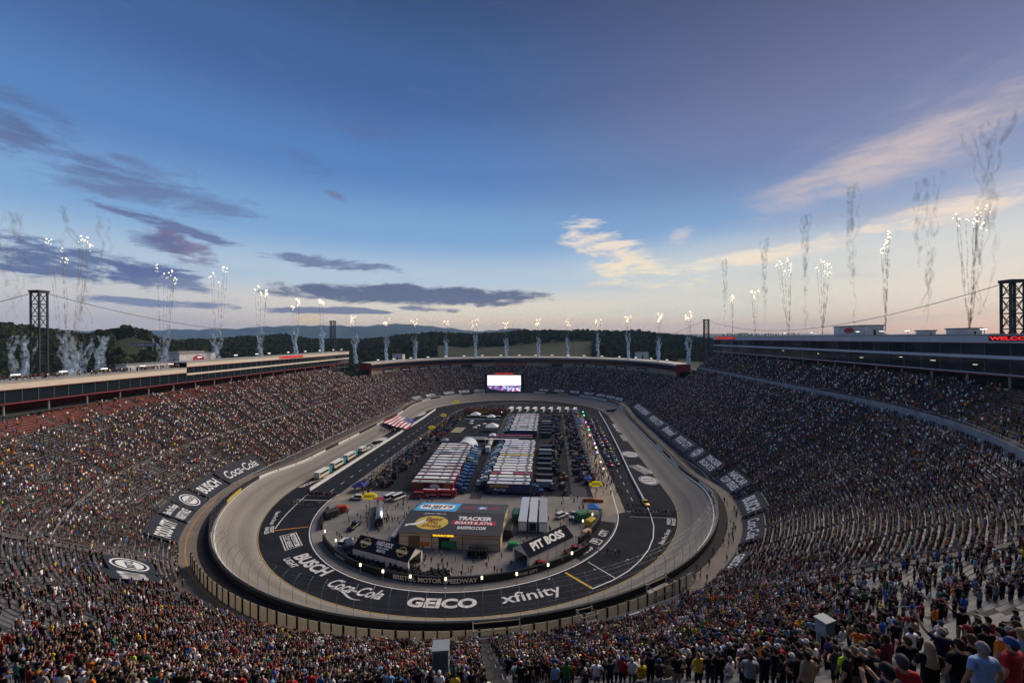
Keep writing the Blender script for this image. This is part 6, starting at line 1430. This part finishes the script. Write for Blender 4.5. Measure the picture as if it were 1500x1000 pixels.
def cattr(nm, tab, c):
    idx = np.minimum(np.searchsorted(c, NR.rand(n)), len(tab) - 1); colr = np.array([t[0] for t in tab], np.float32)[idx] * NR.uniform(.75, 1.25, (n, 1)).astype(np.float32)
    a = me.attributes.new(nm, 'FLOAT_COLOR', 'POINT'); a.data.foreach_set('color', np.concatenate([np.clip(colr, 0, 1), np.ones((n, 1), np.float32)], 1).astype(np.float32).ravel())
cattr('shirt', SHIRTS, CS); cattr('pants', PANTC, CP); cattr('skin', SKINC, CK); cattr('hair', HAIRC, CH)
vr = NR.choice([0, 1, 2, 3, 4, 6, 7], n, p=[.26, .2, .1, .12, .1, .02, .2]); vr[sit] = 5
a = me.attributes.new('variant', 'INT', 'POINT'); a.data.foreach_set('value', vr.astype(np.int32))
a = me.attributes.new('turn', 'FLOAT_VECTOR', 'POINT'); a.data.foreach_set('vector', np.stack([0 * face, 0 * face, face], 1).astype(np.float32).ravel())
a = me.attributes.new('size', 'FLOAT', 'POINT'); a.data.foreach_set('value', NR.uniform(.92, 1.07, n).astype(np.float32))
crowd = link('crowd', me, None, 'tens of thousands of standing fans filling the grandstands and pit lanes', 'crowd', None, 'stuff')
def scatter_nodes(name, coll):
    g = bpy.data.node_groups.new(name, 'GeometryNodeTree'); g.interface.new_socket('Geometry', in_out='INPUT', socket_type='NodeSocketGeometry'); g.interface.new_socket('Geometry', in_out='OUTPUT', socket_type='NodeSocketGeometry')
    A = lambda t: g.nodes.new(t); gi, go = A('NodeGroupInput'), A('NodeGroupOutput'); mp_ = A('GeometryNodeMeshToPoints'); ip = A('GeometryNodeInstanceOnPoints'); ci = A('GeometryNodeCollectionInfo'); ci.inputs['Collection'].default_value = coll; ci.inputs['Separate Children'].default_value = True; ci.inputs['Reset Children'].default_value = True
    def named(nm, dt): q = A('GeometryNodeInputNamedAttribute'); q.data_type = dt; q.inputs['Name'].default_value = nm; return q.outputs['Attribute']
    ip.inputs['Pick Instance'].default_value = True; L = g.links.new
    L(gi.outputs[0], mp_.inputs['Mesh']); L(mp_.outputs[0], ip.inputs['Points']); L(ci.outputs[0], ip.inputs['Instance']); L(named('variant', 'INT'), ip.inputs['Instance Index'])
    er = A('FunctionNodeEulerToRotation'); L(named('turn', 'FLOAT_VECTOR'), er.inputs[0]); L(er.outputs[0], ip.inputs['Rotation']); L(named('size', 'FLOAT'), ip.inputs['Scale']); L(ip.outputs[0], go.inputs[0]); return g
md = crowd.modifiers.new('people', 'NODES'); md.node_group = scatter_nodes('scatter_people', LIB)
print('crowd', n, 'individuals', sum(1 for o in SC.objects if o.name.startswith('person')))

# loudspeakers on poles in the near stand
for k, (u, v, Z, w_, h_) in enumerate(((646, 961, 24.0, .95, 1.25), (1208, 917, 19.0, .62, .66))):
    p = GD(u, v, Z); d = dwall(p.x, p.y); zf = P_near(d); t = thing('loudspeaker', ['grey box loudspeaker on a pole in the middle of the near stand', 'grey box loudspeaker on a pole at the right of the near stand'][k], 'loudspeaker', loc=(p.x, p.y, zf), rz=TH + (.08 if k == 0 else .35), group='loudspeakers on poles in the near stand')
    hz = p.z - zf; sp_ = M('speaker_grey', (.28, .33, .36), .6, var=.08, scale=2)
    solid('grille', t, M('speaker_grille', (.10, .12, .135), .7, var=.15, scale=6), ((0, -.41 + .15 * k, hz + .02), (w_ * .86, .03, h_ * .8))); solid('seam', t, BLACK, ((0, 0, hz + h_ * .36), (w_ + .012, .812 - .3 * k, .018)), ((0, 0, hz - h_ * .44), (w_ + .012, .812 - .3 * k, .02))); solid('handle', t, BLACK, ((w_ / 2 + .02, -.1, hz), (.04, .22, .06)))
    solid('cabinet', t, sp_, ((0, 0, hz), (w_, .8 - .3 * k, h_))); solid('lid', t, M('speaker_lid', (.24, .28, .31), .6, var=.05), ((0, 0, hz + h_ / 2 + .03), (w_ + .06, .9 - .32 * k, .06))); solid('bracket', t, BLACK, ((0, -.42, hz - h_ * .42), (.2, .06, .05))); MB().tube([(-.05, .25, 0), (-.05, .25, hz - h_ / 2 + .1)], .09, 8).build('pole', STEEL, t)
# coloured lamps along the right pit lane
for k, (u, v, c, nm) in enumerate(((854, 603, (.1, 1, .4), 'green'), (855.5, 608, (.1, 1, .5), 'green'), (858, 618, (1, .3, .9), 'magenta'), (862, 625, (1, .2, .2), 'red'), (863, 629, (.1, 1, .45), 'green'), (864, 637, (1, .4, .5), 'pink'), (871, 649, (1, .5, .9), 'pink'), (873, 655, (1, .85, .6), 'white'), (875, 662, (.45, .35, 1), 'violet'), (880, 676, (1, .6, .4), 'orange'), (884, 686, (1, .6, .5), 'salmon'), (616, 642, (1, .7, .3), 'amber'))):
    p = G(u, v, 2.6); t = thing('work_light', '%s work light glowing beside the pit lane, %s of the string' % (nm, ordn[k]), 'lamp', loc=(p.x, p.y, 0), group='coloured work lights beside the pit lanes'); MB().tube([(0, 0, 0), (0, 0, 2.4)], .05, 5).build('stand', STEEL, t); MB().sphere((0, 0, 2.6), .5 if k < 9 else .38, n=8, k=6).build('lamp', M('glow_%d' % k, c, .5, var=0, emit=c, estr=2.2), t)
# camera platforms with rails behind the near wall
for k, (u, v, wd) in enumerate(((728, 925, 8.5), (860, 905, 3.2), (968, 862, 6))):
    p = G(u, v, 7.5); t = thing('camera_platform', ['long railed platform with crew below the near stand', 'small railed camera stand behind the near wall', 'railed stair platform at the right of the near wall'][k], 'platform', loc=(p.x, p.y, 0), rz=math.atan2(p.y + HL, p.x) + math.pi / 2); solid('deck', t, CONC2, ((0, 0, 7.2), (wd, 2.4, .3)))
    for x in (-wd / 2, wd / 2):
        for y in (-1.1, 1.1): solid('leg', t, STEEL, ((x, y, 6.6), (.2, .2, 4.4)))
    mb = MB(); mb.tube([(-wd / 2, -1.1, 8.6), (wd / 2, -1.1, 8.6), (wd / 2, 1.1, 8.6), (-wd / 2, 1.1, 8.6), (-wd / 2, -1.1, 8.6)], .1, 5); mb.build('rail', M('tan_rail', (.3, .25, .17), .6), t)

# ================================================================== WOODS
LEAF = M('dusk_foliage', (.050, .066, .026), .9, var=.6, scale=.08, detail=3)
_t = LEAF.node_tree; _b = _t.nodes['Principled BSDF']; _s = _b.inputs['Base Color'].links[0].from_socket; _oi = _t.nodes.new('ShaderNodeObjectInfo'); _cr = _t.nodes.new('ShaderNodeValToRGB'); _cr.color_ramp.elements[0].color = (.55, .6, .6, 1); _cr.color_ramp.elements[1].color = (1.7, 1.45, .9, 1); _mm = _t.nodes.new('ShaderNodeMix'); _mm.data_type = 'RGBA'; _mm.blend_type = 'MULTIPLY'; _mm.inputs[0].default_value = 1
_t.links.new(_oi.outputs['Random'], _cr.inputs[0]); _t.links.new(_s, _mm.inputs[6]); _t.links.new(_cr.outputs[0], _mm.inputs[7]); _t.links.new(_mm.outputs[2], _b.inputs['Base Color'])
LIBT = bpy.data.collections.new('wood_parts')
for k in range(5):
    rr = random.Random(40 + k); mb = MB(); hgt = rr.uniform(9, 13); cw_ = rr.uniform(3.2, 4.6); con = k == 4
    mb.tube([(0, 0, -2), (.1, 0, hgt * .35), (0, .1, hgt * .8)], [.3, .22, .06], 5, m=1)
    for j in range(70):
        t = rr.random(); zz = hgt * (.22 + .78 * t); lim = cw_ * (math.sqrt(max(0, 1 - ((t - .42) / .62) ** 2)) if not con else (1.02 - t) * .8); w = rr.uniform(0, 6.28); r = lim * math.sqrt(rr.uniform(.25, 1)); s_ = rr.uniform(.7, 1.5)
        c = Vector((r * math.cos(w), r * math.sin(w), zz)); a = Vector((rr.gauss(0, 1), rr.gauss(0, 1), rr.gauss(0, 1))).normalized(); b = a.orthogonal().normalized(); e = a.cross(b)
        mb.poly([c + b * s_, c + e * s_ * .8, c - b * s_, c - e * s_ * .8]); mb.poly([c + a * s_ * .8, c + e * s_, c - a * s_ * .8, c - e * s_])
    o = bpy.data.objects.new('wood_%d' % k, mb.mesh('wood_%d' % k, [LEAF, M('bark', (.05, .04, .03), .9)])); LIBT.objects.link(o)
tp = []
tries = 0
while len(tp) < 26000 and tries < 120000:
    tries += 1; u = RNG.uniform(-60, 1560) if RNG.random() < .9 else RNG.uniform(-500, 2000); D = interp(CDIST, u); e0 = 350 if u < 300 else 520
    Z = e0 + (D + 60 - e0) * RNG.random() ** .8; q = ray(u, V0); x, y = CAM.x + q.x * Z, CAM.y + q.y * Z
    if x * x / 230 ** 2 + (y - 20) ** 2 / 330 ** 2 < 1: continue
    if 150 < u < 245 and Z < D * .965 and (u - 205) ** 2 / 38 ** 2 + (Z - D * .9) ** 2 / 60 ** 2 < 1.3: continue      # grassy clearing with the sign
    f1 = vnoise(x / 130, y / 130)
    if 640 < u < 870 and 560 < Z < 880: continue
    if 990 < u < 1180 and 540 < Z < 700: continue
    tp.append((x, y, land(x, y) - .5))
n = len(tp); me = bpy.data.meshes.new('woods'); me.vertices.add(n); me.vertices.foreach_set('co', np.array(tp, np.float32).ravel())
a = me.attributes.new('variant', 'INT', 'POINT'); a.data.foreach_set('value', NR.choice([0, 1, 2, 3, 3, 4], n).astype(np.int32))
a = me.attributes.new('turn', 'FLOAT_VECTOR', 'POINT'); tv = np.zeros((n, 3), np.float32); tv[:, 2] = NR.uniform(0, 6.28, n); a.data.foreach_set('vector', tv.ravel())
a = me.attributes.new('size', 'FLOAT', 'POINT'); a.data.foreach_set('value', NR.uniform(.75, 1.35, n).astype(np.float32))
wd_ = link('woods', me, None, 'dark wooded hillsides behind the far stand', 'woods', None, 'stuff'); md = wd_.modifiers.new('trees', 'NODES'); md.node_group = scatter_nodes('scatter_trees', LIBT)
# campers parked beyond the far roof
cm = MB().box((0, 0, 1.7), (7, 2.4, 2.6)).box((3.8, 0, 1.1), (1.4, 2.2, 1.6)).mesh('camper', OBJC)
for k in range(46):
    u = RNG.uniform(868, 1035); Z = RNG.uniform(470, 640); q = ray(u, V0); x, y = CAM.x + q.x * Z, CAM.y + q.y * Z; z = max(land(x, y), 18)
    c = link('camper', cm, None, 'pale camper parked on the field beyond the right part of the far roof', 'camper', 'campers parked beyond the far roof', loc=(x, y, land(x, y) + .05), rz=RNG.uniform(0, 3)); c.color = (*RNG.choice([(.5, .5, .5), (.4, .42, .45), (.3, .3, .32), (.5, .46, .42)]), 1)

# ================================================================== FIREWORKS
def smoke_mat(name, col, dens, scale):
    m = bpy.data.materials.new(name); m.use_nodes = True; t = m.node_tree; b = t.nodes['Principled BSDF']; b.inputs['Base Color'].default_value = (*col, 1); b.inputs['Roughness'].default_value = 1; b.inputs['Specular IOR Level'].default_value = 0
    g = t.nodes.new('ShaderNodeNewGeometry'); n_ = t.nodes.new('ShaderNodeTexNoise'); n_.inputs['Scale'].default_value = scale; n_.inputs['Detail'].default_value = 4; t.links.new(g.outputs['Position'], n_.inputs['Vector'])
    r = t.nodes.new('ShaderNodeMapRange'); r.inputs[1].default_value = .36; r.inputs[2].default_value = .68; r.inputs[3].default_value = 0; r.inputs[4].default_value = dens; t.links.new(n_.outputs[0], r.inputs[0])
    lw = t.nodes.new('ShaderNodeLayerWeight'); lw.inputs[0].default_value = .35; iv = t.nodes.new('ShaderNodeMath'); iv.operation = 'SUBTRACT'; iv.inputs[0].default_value = 1; t.links.new(lw.outputs['Facing'], iv.inputs[1])
    mu = t.nodes.new('ShaderNodeMath'); mu.operation = 'MULTIPLY'; t.links.new(r.outputs[0], mu.inputs[0]); t.links.new(iv.outputs[0], mu.inputs[1]); t.links.new(mu.outputs[0], b.inputs['Alpha']); return m
SMK = smoke_mat('pale_smoke', (.66, .84, 1.0), .8, .8); SMK2 = smoke_mat('thin_pale_smoke', (.66, .82, 1.0), .34, .5); SMT = smoke_mat('trail_smoke', (.46, .38, .30), .34, .5); SMD = smoke_mat('old_smoke', (.30, .26, .24), .15, .35)
SPARK = M('spark', (1, .9, .7), .5, var=0, emit=(1, .80, .48), estr=2.6)
def firework(base_p, top_z, label, nstr=5, spread=4.0, ps=.45, lean=0.0, fresh=True, seed=0, smoke=True, frac=.45):
    rr = random.Random(seed); t = thing('firework', label, 'firework', loc=base_p, group='fireworks shooting up round the stadium'); Ht = top_z - base_p[2]
    for k in range(nstr):
        w = rr.uniform(-1, 1); ph = rr.uniform(0, 6.28); pts = []; rs_ = []; nseg = 22; hh = Ht * rr.uniform(.86, 1.05)
        for i in range(nseg + 1):
            q = i / nseg; pts.append((w * spread * q ** .8 + .1 * math.sin(q * 21 + ph) + lean * q * Ht, .1 * math.sin(q * 17 + ph * 2) + w * .5, hh * q)); rs_.append(.13 + .10 * math.sin(q * 30 + ph) ** 2)
        MB().tube(pts, rs_, 5, cap=False).build('smoke_trail', SMT, t)
        if fresh:
            e = pts[-1]; MB().sphere((0, 0, 0), ps * rr.uniform(.7, 1.25), n=7, k=4).build('spark', SPARK, t, loc=e)
            for j in range(2 + (k % 2)): MB().sphere((0, 0, 0), ps * rr.uniform(.35, .7), n=6, k=4).build('spark', SPARK, t, loc=(e[0] + rr.uniform(-1.2, 1.2), e[1], e[2] - rr.uniform(.3, 2.4)))
    if smoke:
        for k in range(8):
            w = rr.uniform(-1, 1); ph = rr.uniform(0, 6.28); pts = []; rs_ = []; nseg = 26; hh = Ht * frac * rr.uniform(.8, 1.1)
            for i in range(nseg + 1):
                q = i / nseg; pts.append((w * (.5 + spread * .55 * q) + .7 * math.sin(q * 9 + ph) * (.4 + q) + .28 * math.sin(q * 31 + ph), .6 * math.sin(q * 8 + ph * 1.3), hh * q)); rs_.append((.28 + .28 * math.sin(q * 13 + ph) ** 2 + .4 * (1 - q) ** 3) * (1.1 - .5 * q) * min(.55 + spread / 5.5, 1.15))
            MB().tube(pts, rs_, 8, cap=False).build('smoke_column', SMK2 if spread > 5 else SMK, t, True)
    return t
FW = [(100, 352, 522, 'L', 9, 9.), (238, 392, 516, 'L', 7, 6.), (318, 396, 515, 'L', 6, 6.), (381, 417, 515, 'L', 6, 6.), (433, 439, 514, 'L', 5, 3.), (471, 440, 512, 'L', 5, 3.5)]
k = 0
for u, vt, vb, sd, ns, sp_ in FW:
    b = GX(u, vb, -152); tp_ = GX(u, vt, -152); b.z = 47.4 if b.y < -63 else 49.8; k += 1
    firework(b, tp_.z, 'firework burst above the left suite, %s from the left edge' % ordn[k - 1], ns, sp_, .27 + .2 * (k > 3), seed=k, frac=.34 if k < 4 else .45)
for u, vt in ((521, 462), (566, 464), (608, 468), (654, 472), (697, 470), (742, 474), (789, 468), (832, 470), (876, 470), (921, 466), (964, 463), (1009, 457)):
    best = None
    for Z10 in range(2500, 5600, 5):
        p = CAM + ray(u, 522) * (Z10 / 10)
        if p.y > 60 and dwall(p.x, p.y) > 48: best = p; break
    tz = CAM.z + (V0 - vt) / F * (Z10 / 10); k += 1; firework((best.x, best.y, 39.6), tz, 'firework burst over the far roof, %s from the left' % ordn[k - 7], 6, 2.6 + 1.6 * RNG.random(), .36 + .1 * RNG.random(), seed=k, frac=.5 + .14 * RNG.random())
for j, (u, vt, ns, sp_, ps) in enumerate(((1073, 432, 5, 1.2, .42), (1106, 426, 5, 3, .42), (1156, 384, 8, 6.5, .36), (1205, 384, 7, 4, .34), (1297, 345, 8, 3.0, .28), (1420, 304, 10, 6.5, .24))):
    b = GX(u, 485, 163); tp_ = GX(u, vt, 163); k += 1; firework((b.x, b.y, 60.4), tp_.z, 'firework burst above the right suite, %s from the left' % ordn[j], ns, sp_ * (.9 if j > 3 else 1), ps, seed=k, smoke=False)
for j, (u, v0_, v1_, sp_) in enumerate(((1180, 480, 315, 4), (1062, 480, 380, 5), (1250, 475, 270, 4), (1358, 470, 260, 6), (1442, 460, 180, 9), (128, 500, 312, 10), (20, 480, 310, 8), (1120, 470, 350, 5))):
    x_ = 164 if u > 700 else -154; b = GX(u, v0_, x_); tp_ = GX(u, v1_, x_); rr = random.Random(90 + j); t = thing('smoke_wisp', 'thin drifting smoke left by spent fireworks at %s' % ['the white roof building', 'the far end of the right suite', 'the roof between the bursts', 'the right of the tallest burst', 'the right edge beside the steel tower', 'the left suite below dark cloud', 'the left edge of the sky', 'the second burst on the right'][j], 'smoke', loc=b, group='drifting smoke of spent fireworks')
    for q_ in range(7):
        w = rr.uniform(-1, 1); ph = rr.uniform(0, 6.28); pts = []; rs_ = []; q0 = rr.uniform(.0, .5) if q_ else 0; Ht = tp_.z - b.z
        for i in range(33):
            q = q0 + (1.0 - q0) * i / 32; pts.append((0.4 * math.sin(q * 31 + ph), w * sp_ * q ** 1.3 + sp_ * .25 * math.sin(q * 7 + ph) + .5 * math.sin(q * 37 + ph * 3), Ht * q)); rs_.append((.2 + .7 * abs(math.sin(q * 23 + ph)) * abs(math.sin(q * 9 + ph * 2))) * (.6 + q * .6))
        MB().tube(pts, rs_, 6, cap=False).build('wisp', SMD, t, True)
# low pools of launch smoke at the left edge
for j, (u, v) in enumerate(((30, 530), (112, 535), (142, 525))):
    b = GX(u, v, -190); rr = random.Random(120 + j); t = thing('smoke_cloud', 'blue lit launch smoke beside the left tower, %s from the left edge' % ordn[j], 'smoke', loc=b, group='launch smoke behind the left suite')
    for q_ in range(6):
        ph = rr.uniform(0, 6.28); w = rr.uniform(-1, 1); pts = [(0, w * 3 + 2.2 * math.sin(i / 20 * 5 + ph) * (i / 20) + w * 2 * i / 20, -6 + 17 * i / 20) for i in range(21)]; MB().tube(pts, [.9 - .5 * i / 20 + .3 * math.sin(i * .9 + ph) ** 2 for i in range(21)], 8, cap=False).build('smoke_column', SMK2, t, True)

# ================================================================== AIR
hz = bpy.data.materials.new('haze_air'); hz.use_nodes = True; t = hz.node_tree
for n in list(t.nodes): t.nodes.remove(n)
pv = t.nodes.new('ShaderNodeVolumePrincipled'); pv.inputs['Color'].default_value = (.36, .62, 1.0, 1); pv.inputs['Density'].default_value = 5.5e-5; pv.inputs['Anisotropy'].default_value = 0.0
ou = t.nodes.new('ShaderNodeOutputMaterial'); t.links.new(pv.outputs[0], ou.inputs['Volume'])
MB().box((0, 6300, 240), (19000, 19200, 580)).build('haze', hz, kind='stuff')
